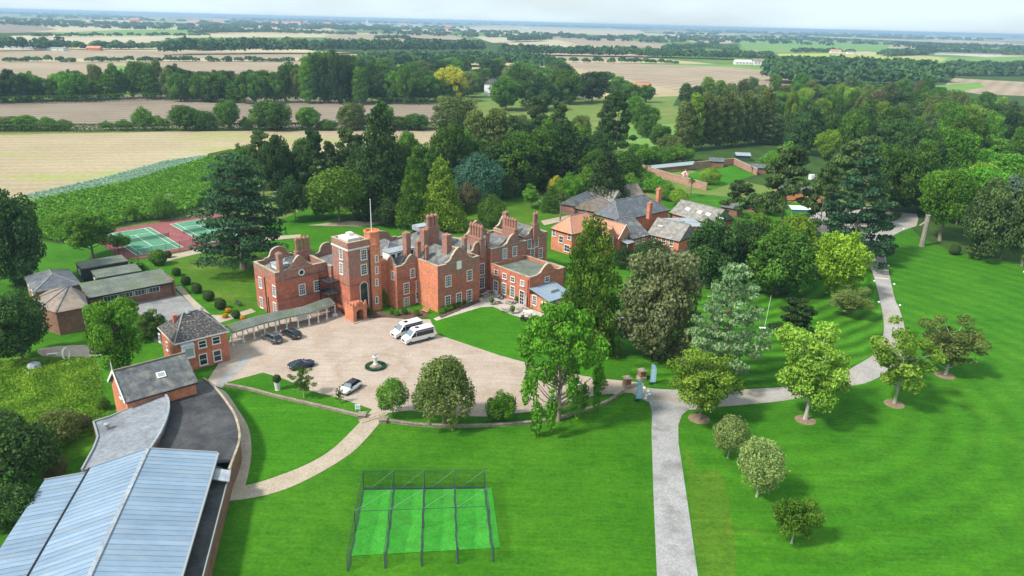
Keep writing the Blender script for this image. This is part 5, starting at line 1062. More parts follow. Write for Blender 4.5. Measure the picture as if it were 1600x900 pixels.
for px, py in ((996,376),(1005,373)): window(S1.e, S1.on(px, py, 'y', 0), 'front', .9, 1.4, 2, 2)
S2 = simple('service_wing', (1012,366), (1061,377), 9.5, 3.2, 6.8, M['brick_orange'], M['tile_grey'], 'low brick wing with mottled grey tiled roof and gable end', 'x', 0, 0)
for px, py in ((1021,373.5),(1037,377),(1049,380)): window(S2.e, S2.on(px, py, 'y', 0), 'front', 1.0, 1.4, 2, 2)
window(S2.e, (S2.L, 4.7, 4.0), 'right', 1.4, 1.5, 3, 2); sl = S2.at(1009, 349, 6.0); MB().box(1.6, 2.8, 2.3, 3.3, 5.3, 5.5).build('rooflight', M['white'], S2.roof)
S3 = simple('big_slate_hall', (968,345), (1045,328), 9.5, 4.6, 9.0, M['brick_red'], M['slate_dark'], 'large hall with dark blue-grey slate roof and two brick chimneys', 'x', 3, 6)
for px, pb, pt in ((1029,306,296),(1015,329,318)):
    q = P(px, pb, 8.2); h = ZT(q, pt); k = S3.loc(q); ch = MB().box(k[0]-.6, k[0]+.6, k[1]-.5, k[1]+.5, 6, h).box(k[0]-.7, k[0]+.7, k[1]-.6, k[1]+.6, h+.002, h+.25).build('chimney', M['brick_orange'], S3.e); MB().lathe([(.22, h+.25), (.16, h+.8)], 8, (k[0], k[1], 0)).build('pot', M['terracotta'], ch)
S4 = simple('grey_tiled_range', (1047,333), (1112,350), 10, 3.4, 6.8, M['brick_red'], M['tile_grey'], 'long grey-brown tiled range with four pale rooflights', 'x', 0, 0)
for px, py in ((1053,332),(1073,336.5),(1087,340),(1110,345)):
    k = S4.at(px, py, 5.0); MB().box(-.7, .7, -.5, .5, -.02, .1).build('rooflight', M['white'], S4.roof, loc=(k[0], 2.5, 5.12), rot=(math.atan2(3.4, 5), 0, 0))
S5 = simple('brown_tiled_range', (935,332), (960,322), 8, 3.4, 6.4, M['brick_brown'], M['tile_brown'], 'brown-tiled range end behind the coach house', 'x', 0, 2)
S6 = simple('grey_gabled_range', (955,318), (975,309), 9, 3.2, 6.4, M['brick_brown'], M['tile_grey'], 'grey-tiled range behind the big slate hall', 'y', 0, 0)
S7 = simple('brown_gabled_range', (978,308), (1006,305), 8, 3.4, 6.4, M['brick_brown'], M['tile_brown'], 'brown-tiled roof farthest back behind the big slate hall', 'x', 0, 0)
S8 = simple('dark_slate_range', (915,325), (938,315), 9, 3.0, 5.6, M['brick_brown'], M['slate_dark'], 'dark low slate roof behind the yew tree', 'x', 0, 0)
FR = Frame('flat_roofed_store', P(1050, 352, 4.0)[:2], 10, 'flat pale-roofed store between the tiled ranges'); MB().box(0, 8.5, -2, 7, 0, 3.98).build('wall', M['brick_red'], FR.e); MB().box(-.15, 8.65, -2.15, 7.15, 3.982, 4.15).build('roof', M['lead'], FR.e); MB().box(3, 4.5, 2, 3.2, 4.152, 4.5).build('roof_hatch', M['grey'], FR.e)
a = P(1036, 404, 2.8); FR = Frame('flat_shed', a[:2], -16, 'shed with flat green-grey roof below the service wing', 'shed'); MB().box(0, 6.2, 0, 4.2, 0, 2.75).build('wall', M['dark_timber'], FR.e); MB().box(-.15, 6.35, -.15, 4.35, 2.752, 2.9).build('roof', M['felt'], FR.e)
a = P(1062, 425, 3.0); FR = Frame('green_cabin', a[:2], 4, 'dark green boarded cabin with pale flat roof', 'cabin'); MB().box(0, 5.6, 0, 3.4, 0, 2.9).build('wall', M['green_paint'], FR.e); MB().box(-.12, 5.72, -.12, 3.52, 2.902, 3.05).build('roof', M['lead'], FR.e)
bt = MB(); [bt.box(.2+i*.4, .26+i*.4, -.04, -.003, .1, 2.85) for i in range(14)]; bt.build('board', M['green_paint'], FR.e)
FR = simple('orange_outhouse', (1062,318), (1086,324), 5, 3.0, 3.6, M['brick_orange'], M['slate'], 'small orange brick outhouse near the lime shrub', 'x', 2, 2)
FR = simple('orange_outbuilding', (1222,298), (1285,300), 7, 3.6, 4.4, M['brick_orange'], M['slate'], 'orange brick outbuilding seen behind the pines', 'x', 2, 2)
window(FR.e, (FR.L*.7, 0, 2.0), 'front', .9, 1.1, 2, 2)
# walled garden: three walls, one thing
WG = Frame('garden_wall', P(1010, 272)[:2], 0, 'tall red brick wall enclosing the square walled garden', 'wall')
for nm, q in (('back_wall', ((1008,270),(1080,264),(1146,257))), ('side_wall', ((1146,257),(1182,274))), ('front_wall', ((1012,271),(1050,283),(1104,298))), ('side_wall', ((1004,268),(1008,270)))):
    mb, cb = MB(), MB()
    for p, r_ in zip(q[:-1], q[1:]):
        p, r_ = P(*p)-WG.o, P(*r_)-WG.o; mb.bar((p[0], p[1], 1.3), (r_[0], r_[1], 1.3), .45, 2.6); cb.bar((p[0], p[1], 2.68), (r_[0], r_[1], 2.68), .6, .14)
    o = mb.build(nm, M['brick_wall'], WG.e); cb.build('coping', M['stone'], o)
mb = MB(); p, r_ = P(1015, 273)-WG.o, P(1082, 266)-WG.o; mb.slab([(p[0], p[1], 2.3), (r_[0], r_[1], 2.3), (r_[0]+1, r_[1]+2.6, 3.3), (p[0]+1, p[1]+2.6, 3.3)], .1); mb.build('lean_to_roof', M['glass_pale'], WG.e)
for i, (x, y, lb) in enumerate(((1160,243,'dark shed with pale roof behind the walled garden'),(1118,252,'low grey-roofed hut against the walled garden'),(1185,262,'small dark-roofed hut at the right corner of the walled garden'))):
    FR = simple('garden_shed', (x-9, y), (x+13, y+1), 6, 2.4, 3.4, M['green_paint'] if i == 0 else M['brick_brown'], M['lead'] if i == 0 else M['slate_dark'], lb, 'x', 0, 0)
for x0, y0, x1, y1, lb in ((1128,323,1152,327,'low dark-roofed shed among the pines left of the orange outbuilding'),(1168,318,1192,322,'second low shed among the pines, nearer the orange outbuilding')):
    simple('yard_shed', (x0,y0), (x1,y1), 5, 2.6, 3.6, M['brick_brown'], M['slate'], lb, 'x', 0, 0)
# tennis courts
CT = Frame('tennis_courts', P(213.75, 400)[:2], 44, 'two green tennis courts on a red surface', 'court'); CT.e['kind'] = 'structure'; del CT.e['category']
MB().box(-3.6, 31.4, -3.0, 27.6, .10, .14).build('court_surround', M['court_red'], CT.e)
for k, xo in enumerate((0.0, 16.4)):
    s_ = MB().box(xo, xo+10.97, 0, 23.77, .141, .155).build('court_surface', M['court'], CT.e); ln = MB(); lw = .12; z0, z1 = .156, .162
    for x in (0, 1.37, 9.6, 10.97): ln.box(xo+x-lw/2, xo+x+lw/2, 0, 23.77, z0, z1)
    for y in (0, 5.48, 18.29, 23.77): ln.box(xo+(0 if y in (0, 23.77) else 1.37)+lw/2, xo+(10.97 if y in (0, 23.77) else 9.6)-lw/2, y-lw/2, y+lw/2, z0, z1+.002)
    ln.box(xo+5.425, xo+5.545, 5.6, 18.2, z0, z1); ln.build('court_line', M['white'], s_)
def netmat(name, c, dens, sc):
    m, t, b = _new(name); b.inputs['Base Color'].default_value = (*c, 1); tr = N(t, 'BsdfTransparent'); mx_ = N(t, 'MixShader'); mx_.inputs[0].default_value = dens; o = t.nodes['Material Output']
    t.links.new(tr.outputs[0], mx_.inputs[1]); t.links.new(b.outputs[0], mx_.inputs[2]); t.links.new(mx_.outputs[0], o.inputs[0]); return m
M['netting'] = netmat('black_netting', (.012,.03,.02), .28, 1); M['wire'] = netmat('wire_mesh', (.03,.04,.035), .22, 1); M['tnet'] = netmat('tennis_netting', (.015,.05,.035), .55, 1)
for k, xo in enumerate((0.0, 16.4)):
    p = CT.o+CT.m.T@np.array([xo+5.485, 11.88, 0]); TN = Frame('tennis_net', p[:2], 44, ['tennis net across the nearer left court', 'tennis net across the farther right court'][k], 'net')
    MB().add([(-6.2,0,.2),(6.2,0,.2),(6.2,0,1.05),(-6.2,0,1.05)], [(0,1,2,3)]).build('netting', M['tnet'], TN.e); MB().box(-6.2, 6.2, -.03, .03, 1.05, 1.13).build('tape', M['grey'], TN.e)
    for x in (-6.3, 6.3): MB().tube((x,0,.1), (x,0,1.2), .06, .06, 8).build('post', M['black'], TN.e)
FE = Frame('court_fence', CT.o[:2], 44, 'tall wire mesh fence round the tennis courts', 'fence')
cs = [(-3.7,-3.1),(31.5,-3.1),(31.5,27.7),(-3.7,27.7)]; pm3 = MB().tube((0,0,0), (0,0,2.75), .04, .04, 6).mesh('post', M['black'])
for a, b_ in zip(cs, cs[1:]+cs[:1]):
    MB().add([(*a,.1),(*b_,.1),(*b_,2.7),(*a,2.7)], [(0,1,2,3)]).build('mesh_panel', M['wire'], FE.e); L_ = math.dist(a, b_); k = int(L_/3.2)
    for i in range(k): link('post', pm3, FE.e, (a[0]+(b_[0]-a[0])*i/k, a[1]+(b_[1]-a[1])*i/k, 0))
for x, yb, yt, lb in ((270,344,304,'slim grey lamp post behind the tennis courts'),(434,342,300,'slim grey lamp post right of the big cedar')):
    b_ = P(x, yb); h = ZT(b_, yt); e = empty('court_lamp', tuple(b_), lb, 'lamp post'); MB().tube((0,0,0), (0,0,h), .1, .06, 8).build('pole', M['grey'], e); MB().box(-.5, .5, -.2, .2, h, h+.15).build('lamp_head', M['grey'], e)
# low stone walls
def wallrun(name, px, hgt, th, m, lb, cop=None):
    F_ = Frame(name, P(*px[0])[:2], 0, lb, 'wall'); q = [P(*p)-F_.o for p in crom(px, 5, False)]; L = MB(); C_ = MB()
    for a, b_ in zip(q[:-1], q[1:]): L.bar((a[0], a[1], hgt/2), (b_[0], b_[1], hgt/2), th, hgt); C_.bar((a[0], a[1], hgt+.05), (b_[0], b_[1], hgt+.05), th*1.25, .1)
    L.build('wall', m, F_.e); C_.build('coping', cop or M['stonewall'], F_.e); return F_
F1 = wallrun('low_wall', [(352,603),(390,610),(432,621),(497,636),(564,652)], .34, .4, M['stonewall'], 'low stone retaining wall below the grass strip left of the steps')
F2 = wallrun('low_wall', [(601,659),(655,666),(710,668),(780,666),(855,659),(905,646),(950,629),(972,613)], .36, .4, M['stonewall'], 'long curved low stone wall from the steps to the gate piers')
for F_, (x, y), nm in ((F1, (566,652.5), 'end_pier'), (F2, (599,659.5), 'end_pier')):
    k = F_.loc(P(x, y)); MB().box(k[0]-.55, k[0]+.55, k[1]-.55, k[1]+.55, 0, .6).box(k[0]-.65, k[0]+.65, k[1]-.65, k[1]+.65, .602, .7).build(nm, M['stonewall'], F_.e)
st = Frame('path_steps', P(583, 655)[:2], 38, 'two shallow stone steps where the path meets the low wall', 'steps')
for i in range(2): MB().box(-2.0, 2.0, -.3+i*.5, .2+i*.5, .1, .2+i*.05).build('step', M['stone'], st.e)
for x, y, lb in ((979,606,'brick gate pier nearer the camera beside the drive'),(1002,594,'brick gate pier on the far side of the drive')):
    b_ = P(x, y); e = empty('gate_pier', tuple(b_), lb, 'gate pier', 'pair of gate piers', R(20)); MB().box(-.6, .6, -.6, .6, 0, .75).build('base', M['stone'], e); MB().box(-.5, .5, -.5, .5, .75, 1.75).build('shaft', M['brick_brown'], e); MB().box(-.64, .64, -.64, .64, 1.752, 1.9).lathe([(.62, 1.9), (.4, 2.1), (.1, 2.2)], 8).build('cap', M['stonewall'], e)
b_ = P(972, 616); tag(MB().box(-1.3, 1.3, -.25, .25, 0, .6).box(-1.4, 1.4, -.3, .3, .602, .7).build('wing_wall', M['stone'], None, loc=(b_[0]-.5, b_[1]-.2, 0), rot=(0, 0, R(50))), 'short pale wing wall against the nearer gate pier', 'wall')
# ============================================================ vehicles
def paint(name, c, metal=.2, rough=.28):
    m, t, b = _new(name); b.inputs['Base Color'].default_value = (*c, 1); b.inputs['Metallic'].default_value = metal; b.inputs['Roughness'].default_value = rough; b.inputs['Coat Weight'].default_value = .4; return m
M['p_white'] = paint('white_car_paint', (.8,.8,.8), 0); M['p_grey'] = paint('grey_car_paint', (.10,.115,.13), .5); M['p_dark'] = paint('dark_car_paint', (.025,.035,.045), .4); M['p_navy'] = paint('navy_car_paint', (.016,.022,.075), .4)
M['p_silver'] = paint('silver_car_paint', (.55,.57,.6), .2); M['tyre'] = mat('tyre_rubber', (.015,.015,.015), rough=.8); M['rim'] = mat('alloy', (.5,.5,.52), rough=.3, metal=.8); M['cglass'] = glassmat('car_glass', (.012,.016,.02), .05)
M['screen'] = glassmat('windscreen', (.16,.21,.25), .06); M['lamp'] = mat('lamp_lens', (.75,.75,.72), rough=.15); M['tail'] = mat('tail_lens', (.35,.01,.01), rough=.2); M['purple'] = mat('purple_stripe', (.16,.03,.16), rough=.4); M['trim'] = mat('grey_trim', (.05,.055,.06), rough=.6)
def loft(secs, cap=True):
    mb = MB(); n = len(secs[0]); vs = [p for s in secs for p in s]; fs = [(k*n+i, k*n+(i+1) % n, (k+1)*n+(i+1) % n, (k+1)*n+i) for k in range(len(secs)-1) for i in range(n)]
    if cap: fs += [tuple(range(n))[::-1], tuple(range((len(secs)-1)*n, len(secs)*n))]
    return mb.add(vs, fs)
def wheelset(e, xs, hw, r, wd=.22):
    tm = MB().lathe([(r*.55, -wd/2), (r*.95, -wd/2), (r, -wd*.35), (r, wd*.35), (r*.95, wd/2), (r*.55, wd/2)], 18).mesh('tyre', M['tyre']); rm = MB().lathe([(r*.1, -wd*.46), (r*.6, -wd*.40), (r*.6, wd*.40), (r*.1, wd*.46)], 14).mesh('rim', M['rim'])
    for x in xs:
        for s in (-1, 1): w_ = link('wheel', tm, e, (x, s*(hw-wd*.42), r), (math.pi/2, 0, 0)); link('rim', rm, w_)
def vehicle(name, pfront, prear, label, group=None, z=.09):
    a, b_ = P(*pfront), P(*prear); c = (a+b_)/2; return empty(name, (c[0], c[1], z), label, 'car', group, math.atan2(a[1]-b_[1], a[0]-b_[0]))
def car(name, pf, pr, label, pm, style, roofm=None, group=None, sc=1.0):
    e = vehicle(name, pf, pr, label, group); L, W_, Hh, zs, cab = {'estate': (4.6, 1.84, 1.5, .95, [(1.05,.95,.80),(.35,1.42,.70),(-1.6,1.44,.66),(-2.15,1.0,.76)]), 'mini': (4.0, 1.75, 1.48, .96, [(.85,.96,.82),(.38,1.38,.72),(-1.35,1.42,.68),(-1.85,1.0,.76)]), 'sport': (4.4, 1.9, 1.28, .82, [(.75,.82,.80),(.05,1.22,.62),(-.75,1.22,.58),(-1.85,.86,.62)])}[style]
    L *= sc; hw = W_/2; h2 = L/2
    st = [(h2, .42, zs*.66, .62), (h2-.12, .28, zs*.74, .82), (h2-.55, .2, zs*.87, .97), (1.1, .2, zs*.97, 1.0), (.4, .2, zs, 1.0), (-1.2, .2, zs*1.02, 1.02), (-h2+.45, .22, zs*1.02, .99), (-h2+.1, .3, zs*.92, .86), (-h2, .42, zs*.75, .72)]
    secs = [[(x, s*hw*k*q, z) for s, q, z in ((-1, .86, zb), (-1, 1, zb+.14), (-1, 1.0, zt-.16), (-1, .92, zt), (1, .92, zt), (1, 1.0, zt-.16), (1, 1, zb+.14), (1, .86, zb))] for x, zb, zt, k in st]
    loft(secs).build('body', pm, e, True)
    g = [[(x, -hw*k*.98, z-.01), (x, hw*k*.98, z-.01)] for x, z, k in cab]
    (x0,z0,k0),(x1,z1,k1),(x2,z2,k2),(x3,z3,k3) = cab
    gl = MB().add([(x0,-hw*.9,z0-.03),(x1,-hw*k1,z1),(x2,-hw*k2,z2),(x3,-hw*.88,z3-.03),(x0,hw*.9,z0-.03),(x1,hw*k1,z1),(x2,hw*k2,z2),(x3,hw*.88,z3-.03)], [(0,1,2,3),(7,6,5,4),(0,4,5,1),(2,6,7,3)])
    gl.build('side_windows', M['cglass'], e)
    MB().add([(x0+.02,-hw*.8,z0-.01),(x0+.02,hw*.8,z0-.01),(x1+.025,hw*k1*.92,z1-.02),(x1+.025,-hw*k1*.92,z1-.02)], [(0,1,2,3)]).build('windscreen', M['screen'], e)
    loft([[(x1-.02,-hw*k1*1.01,z1-.03),(x1-.02,-hw*k1*.9,z1+.035),(x1-.02,hw*k1*.9,z1+.035),(x1-.02,hw*k1*1.01,z1-.03)], [((x1+x2)/2,-hw*k1*1.02,z1),((x1+x2)/2,-hw*k1*.88,z1+.075),((x1+x2)/2,hw*k1*.88,z1+.075),((x1+x2)/2,hw*k1*1.02,z1)], [(x2,-hw*k2*1.02,z2-.03),(x2,-hw*k2*.9,z2+.04),(x2,hw*k2*.9,z2+.04),(x2,hw*k2*1.02,z2-.03)]]).build('roof', roofm or pm, e, True)
    pl = MB()
    for s in (-1, 1):
        pl.bar((x0,s*hw*.9,z0-.02), (x1,s*hw*k1,z1+.01), .09, .06); pl.bar((x2,s*hw*k2,z2+.01), (x3,s*hw*.88,z3-.02), .13, .07); xm = (x1+x2)/2; pl.bar((xm,s*hw*.94,zs-.02), (xm,s*hw*k1,z1), .09, .05); pl.box(.62, .82, s*hw*1.03-.1, s*hw*1.03+.1, zs-.02, zs+.14)
    pl.build('pillars', roofm or pm, e)
    if style == 'estate':
        MB().bar((.2,-hw*.66,1.56), (-1.5,-hw*.64,1.57), .05, .05).bar((.2,hw*.66,1.56), (-1.5,hw*.64,1.57), .05, .05).build('roof_rails', M['rim'], e)
    if style == 'mini': MB().box(-1.9, 1.9, -hw*1.02, hw*1.02, .18, .34).build('sill_trim', M['trim'], e)
    wheelset(e, (h2-.82, -h2+.80), hw*1.0, .33)
    for s in (-1, 1): MB().box(h2-.28, h2-.045, s*hw*.66-.16, s*hw*.66+.16, zs*.58, zs*.74).build('headlight', M['lamp'], e); MB().box(-h2-.0, -h2+.2, s*hw*.68-.14, s*hw*.68+.14, zs*.68, zs*.86).build('tail_light', M['tail'], e)
    MB().box(h2-.1, h2+.02, -.26, .26, .36, .47).box(-h2-.02, -h2+.08, -.26, .26, .52, .63).build('number_plate', M['white'], e)
    return e
car('parked_car', (414,527.5), (437,538.5), 'grey estate car parked against the covered walk', M['p_grey'], 'estate')
car('parked_car', (443.5,521), (467,531.5), 'dark estate car nearer the house beside the covered walk', M['p_dark'], 'estate')
car('parked_car', (490,570), (453,578.5), 'navy sports car on the gravel', M['p_navy'], 'sport')
car('parked_car', (533.5,619.5), (561,602), 'white hatchback with black roof at the forecourt edge', M['p_white'], 'mini', M['p_dark'])
car('parked_car', (1352,346), (1376,343), 'silver car under the drooping cedar in the car park', M['p_silver'], 'estate')
car('parked_car', (1360,306), (1376,303), 'dark car under the oak at the back of the car park', M['p_navy'], 'estate')
def minibus(wf, wr, label):
    a, b_ = P(*wf), P(*wr); d = (a-b_); d /= np.linalg.norm(d); lf = np.array([-d[1], d[0], 0]); c = (a+b_)/2+(lf if lf@np.array([0, 1, 0]) > 0 else -lf)*1.0
    e = empty('minibus', (c[0], c[1], .09), label, 'minibus', 'minibuses by the front lawn', math.atan2(d[1], d[0])); hw = 1.03
    st = [(2.98,.45,1.0,.80),(2.9,.32,1.12,.93),(2.35,.28,1.32,1.0),(2.0,.28,1.45,1.0),(1.15,.28,2.45,.98),(.7,.28,2.62,.97),(-2.7,.28,2.64,.97),(-2.95,.3,2.5,.95),(-3.0,.4,2.3,.93)]
    secs = [[(x, s*hw*k*q, z) for s, q, z in ((-1,.95,zb),(-1,1,zb+.1),(-1,1,min(zt-.12, 1.3)),(-1,.93 if zt > 2 else .97,zt-.14),(-1,.78,zt),(1,.78,zt),(1,.93 if zt > 2 else .97,zt-.14),(1,1,min(zt-.12, 1.3)),(1,1,zb+.1),(1,.95,zb))] for x, zb, zt, k in st]
    loft(secs).build('body', M['p_white'], e, False)
    MB().add([(1.98,-hw*.86,1.5),(1.98,hw*.86,1.5),(1.24,hw*.78,2.36),(1.24,-hw*.78,2.36)], [(0,1,2,3)]).build('windscreen', M['screen'], e)
    for s in (-1, 1):
        y0, y1 = s*(hw*1.0+.012), s*(hw*.935+.03)
        MB().add([(.75,y0,1.32),(-2.7,y0,1.32),(-2.7,y1,2.1),(.75,y1,2.1)], [(0,1,2,3)]).build('side_windows', M['cglass'], e); MB().add([(1.72,y0,1.34),(.85,y0,1.34),(.85,y1,2.1),(1.25,y1,2.1)], [(0,1,2,3)]).build('cab_window', M['cglass'], e)
        MB().add([(.9,s*(hw*.93+.03),2.2),(-2.75,s*(hw*.93+.03),2.2),(-2.75,s*(hw*.90+.03),2.44),(1.0,s*(hw*.90+.03),2.44)], [(0,1,2,3)]).build('stripe', M['purple'], e)
        MB().box(-2.9, 2.7, s*hw-.02+.0*s, s*hw+.02, .30, .52).build('lower_trim', M['trim'], e); MB().box(1.55, 1.75, s*(hw+.12)-.1, s*(hw+.12)+.1, 1.35, 1.7).build('mirror', M['black'], e)
        MB().box(2.66, 2.92, s*hw*.68-.17, s*hw*.68+.17, .86, 1.06).build('headlight', M['lamp'], e)
    MB().box(2.88, 2.995, -.5, .5, .55, .95).build('grille', M['black'], e); MB().box(-.2, .5, -.35, .35, 2.62, 2.70).build('roof_hatch', M['cglass'], e); MB().box(2.98, 3.02, -.26, .26, .42, .53).build('number_plate', M['white'], e)
    wheelset(e, (2.05, -1.75), hw, .36, .26); return e
minibus((642.7,539.5), (671.6,532.3), 'nearer white minibus with purple roof stripe'); minibus((625,530.5), (655,522.5), 'farther white minibus with purple roof stripe, closer to the house')
b_ = P(1274, 282); e = empty('parked_van', tuple(b_), 'white van half hidden behind the pines', 'van', rz=.2)
loft([[(x, s*1.0*k, z) for s, k, z in ((-1,1,.4),(-1,.92,zt),(1,.92,zt),(1,1,.4))] for x, zt in ((2.6,1.1),(1.7,1.4),(1.0,2.3),(-2.6,2.35))]).build('body', M['p_white'], e); MB().add([(1.66,-.8,1.46),(1.66,.8,1.46),(1.06,.75,2.2),(1.06,-.75,2.2)], [(0,1,2,3)]).build('windscreen', M['cglass'], e); wheelset(e, (1.7, -1.6), 1.0, .34)
# golf buggy
b_ = P(823, 501); e = empty('golf_buggy', (b_[0], b_[1], .09), 'golf buggy with pale roof parked on the lawn by the terrace', 'golf cart', rz=R(172))
loft([[(x, s*.6*k, z) for s, k, z in ((-1,1,.3),(-1,.95,zt),(1,.95,zt),(1,1,.3))] for x, zt in ((1.25,.6),(1.0,.85),(.55,.9),(.5,.45),(-.2,.45),(-.25,.75),(-1.2,.75),(-1.25,.5))]).build('body', M['p_dark'], e); MB().box(-.85, -.2, -.55, .55, .76, .9).box(-.9, -.78, -.55, .55, .9, 1.3).build('seat', M['stone'], e); rfp = MB(); [rfp.tube((x,y,.7), (x*.85,y,1.85), .025, .025, 6) for x in (.75, -.95) for y in (-.52, .52)]; rfp.build('roof_frame', M['black'], e); MB().box(-1.0, .8, -.62, .62, 1.85, 1.93).build('roof', M['offwhite'], e); wheelset(e, (.85, -.85), .62, .24, .16)

# ============================================================ garden things
b_ = P(587, 574); e = empty('sundial', (b_[0], b_[1], .09), 'pale stone sundial pedestal in a round clipped bed on the forecourt', 'sundial')
MB().lathe([(1.0, 0), (1.0, .14), (.8, .141), (.8, .28), (.55, .281), (.55, .42), (.3, .5)], 24).build('steps', M['stone'], e); MB().lathe([(.42, .42), (.44, .6), (.32, .75), (.3, 1.1), (.36, 1.6), (.48, 1.8), (.5, 1.98), (.1, 2.02)], 14).build('pedestal', M['offwhite'], e); MB().lathe([(.3, 2.0), (.3, 2.08)], 14).add([(-.18,0,2.08),(.2,0,2.08),(.2,0,2.4)], [(0,1,2)]).build('dial', M['lead'], e)
n = 3600; an = rng.uniform(0, 6.283, n); rd = rng.uniform(1.15, 1.75, n); vs_, fs_ = leaves(np.column_stack([np.cos(an)*rd, np.sin(an)*rd, rng.uniform(.05, .32, n)]), np.tile([0, 0, .7], (n, 1)), .14, 5); link('hedge_ring', mesh_np('hedge_ring', vs_, fs_, FOL['bluegreen'], rng.uniform(.1, .9, n)), e)
b_ = P(434, 609); e = empty('urn_planter', (b_[0], b_[1], .05), 'tall white planter with a clipped ball on the grass strip', 'planter'); MB().lathe([(.42, 0), (.38, .1), (.46, 1.25), (.5, 1.3), (.44, 1.3)], 16).build('pot', M['offwhite'], e); c = link('topiary', proto('ball', 0)[0], e, (0, 0, 1.2)); c.scale = (1.3, 1.3, 1.35); objmat(c, FOL['dark'])
# feather banners
M['banner'] = mat('banner_blue', (.30,.56,.76), (.40,.66,.84), .5, .6)
for x, y, yt, lb in ((998,626,592,'pale blue feather banner nearer the camera by the gate'),(1020,600,568,'pale blue feather banner on the far side of the drive')):
    b_ = P(x, y); h = ZT(b_, yt); e = empty('feather_banner', tuple(b_), lb, 'banner', 'feather banners at the gate', R(8)); MB().tube((-.5,.03,0), (-.5,.03,h), .035, .02, 6).build('pole', M['grey'], e); MB().lathe([(.4, 0), (.4, .1), (.05, .14)], 12, (-.3, 0, .05)).build('base', M['black'], e)
    k = 9; pr = [(-.46, .35), (.42, .35), (.45, h*.6), (.36, h*.78), (.1, h*.92), (-.46, h)]; n = len(pr); fm = MB().add([(x_, -.02, z) for x_, z in pr]+[(x_, .0, z) for x_, z in pr], [tuple(range(n)), tuple(range(n, 2*n))[::-1]]+[(i, n+i, n+(i+1) % n, (i+1) % n) for i in range(n)]).build('flag', M['banner'], e)
    lg = MB().lathe([(.2, 0), (.2, .012), (.13, .012), (.13, .0)], 16).build('emblem', M['white'], fm, loc=(-.02, -.026, h*.66), rot=(math.pi/2, 0, 0)); MB().box(-.05, .05, -.032, -.022, h*.66-.09, h*.66+.09).build('emblem_mark', M['purple'], fm); MB().box(-.14, -.08, -.032, -.022, h*.22, h*.55).box(.06, .12, -.032, -.022, h*.22, h*.55).build('lettering', M['white'], fm)
def board(x, y, rz, lb, w_=.6, h=1.0, m='white', nm='sign_board'):
    b_ = P(x, y); e = empty(nm, (b_[0], b_[1], .08), lb, 'sign', rz=rz); MB().box(-w_/2, w_/2, -.03, .03, h*.35, h*1.1).build('panel', M[m], e); MB().box(-w_*.36, w_*.36, -.036, -.032, h*.55, h*.95).build('printed_panel', M['banner'], e)
    l_ = MB(); [l_.box(s*w_*.42-.03, s*w_*.42+.03, -.03, .03, 0, h*.35) for s in (-1, 1)]; l_.build('legs', M['white'], e); return e
board(559, 643, R(5), 'small white post sign on the grass by the steps', .75, 1.0); board(524, 497, R(10), 'low blue sign in front of the covered walk beside the porch', .9, .8, 'banner'); board(1112, 643, R(15), 'small grey stand beside the drive corner tree', .5, .9, 'grey')
# white ring and pale things on the meadow
b_ = P(105, 563); e = empty('ring_stand', tuple(b_), 'white upright life-ring shaped frame at the top of the meadow', 'ring', rz=R(75)); k = 20; rg = MB()
for i in range(k): a0, a1 = 6.2832*i/k, 6.2832*(i+1)/k; rg.tube((.65*math.cos(a0), 0, 1.2+1.05*math.sin(a0)), (.65*math.cos(a1), 0, 1.2+1.05*math.sin(a1)), .14, .14, 7, False)
rg.build('ring', M['white'], e); MB().box(-.5, .5, -.2, .2, 0, .2).build('foot', M['white'], e)
b_ = P(54, 575); tag(MB().lathe([(.9, 0), (1.1, .35), (.9, .8), (.5, 1.0), (.1, 1.05)], 9).build('covered_heap', M['lead'], None, loc=(b_[0], b_[1], 0), rot=(0, 0, .4)), 'grey rounded covered heap on the meadow bank', 'heap')
b_ = P(82, 556); e = empty('garden_bench', tuple(b_), 'small white bench by the lower path', 'bench', rz=.3); MB().box(-.8, .8, -.2, .2, .4, .46).build('seat', M['white'], e); [MB().box(x-.04, x+.04, -.2, .2, 0, .4).build('leg', M['white'], e) for x in (-.7, .7)]
def bench(x, y, rz, lb, m='dark_timber'):
    b_ = P(x, y); e = empty('garden_bench', (b_[0], b_[1], .08), lb, 'bench', rz=rz); [MB().box(-.85, .85, -.28+i*.14, -.18+i*.14, .42, .46).build('seat_slat', M[m], e) for i in range(4)]; [MB().box(-.85, .85, .26, .30, .56+i*.14, .66+i*.14).build('back_slat', M[m], e) for i in range(3)]
    for sx in (-.8, .8): MB().box(sx-.04, sx+.04, -.28, -.2, 0, .42).build('leg', M[m], e); MB().box(sx-.04, sx+.04, .22, .30, 0, .95).build('leg', M[m], e)
bench(372, 478, R(-35), 'dark wooden bench on the side lawn near the left wing'); bench(664, 489, R(-40), 'reddish bench beside the projecting gable', 'terracotta')
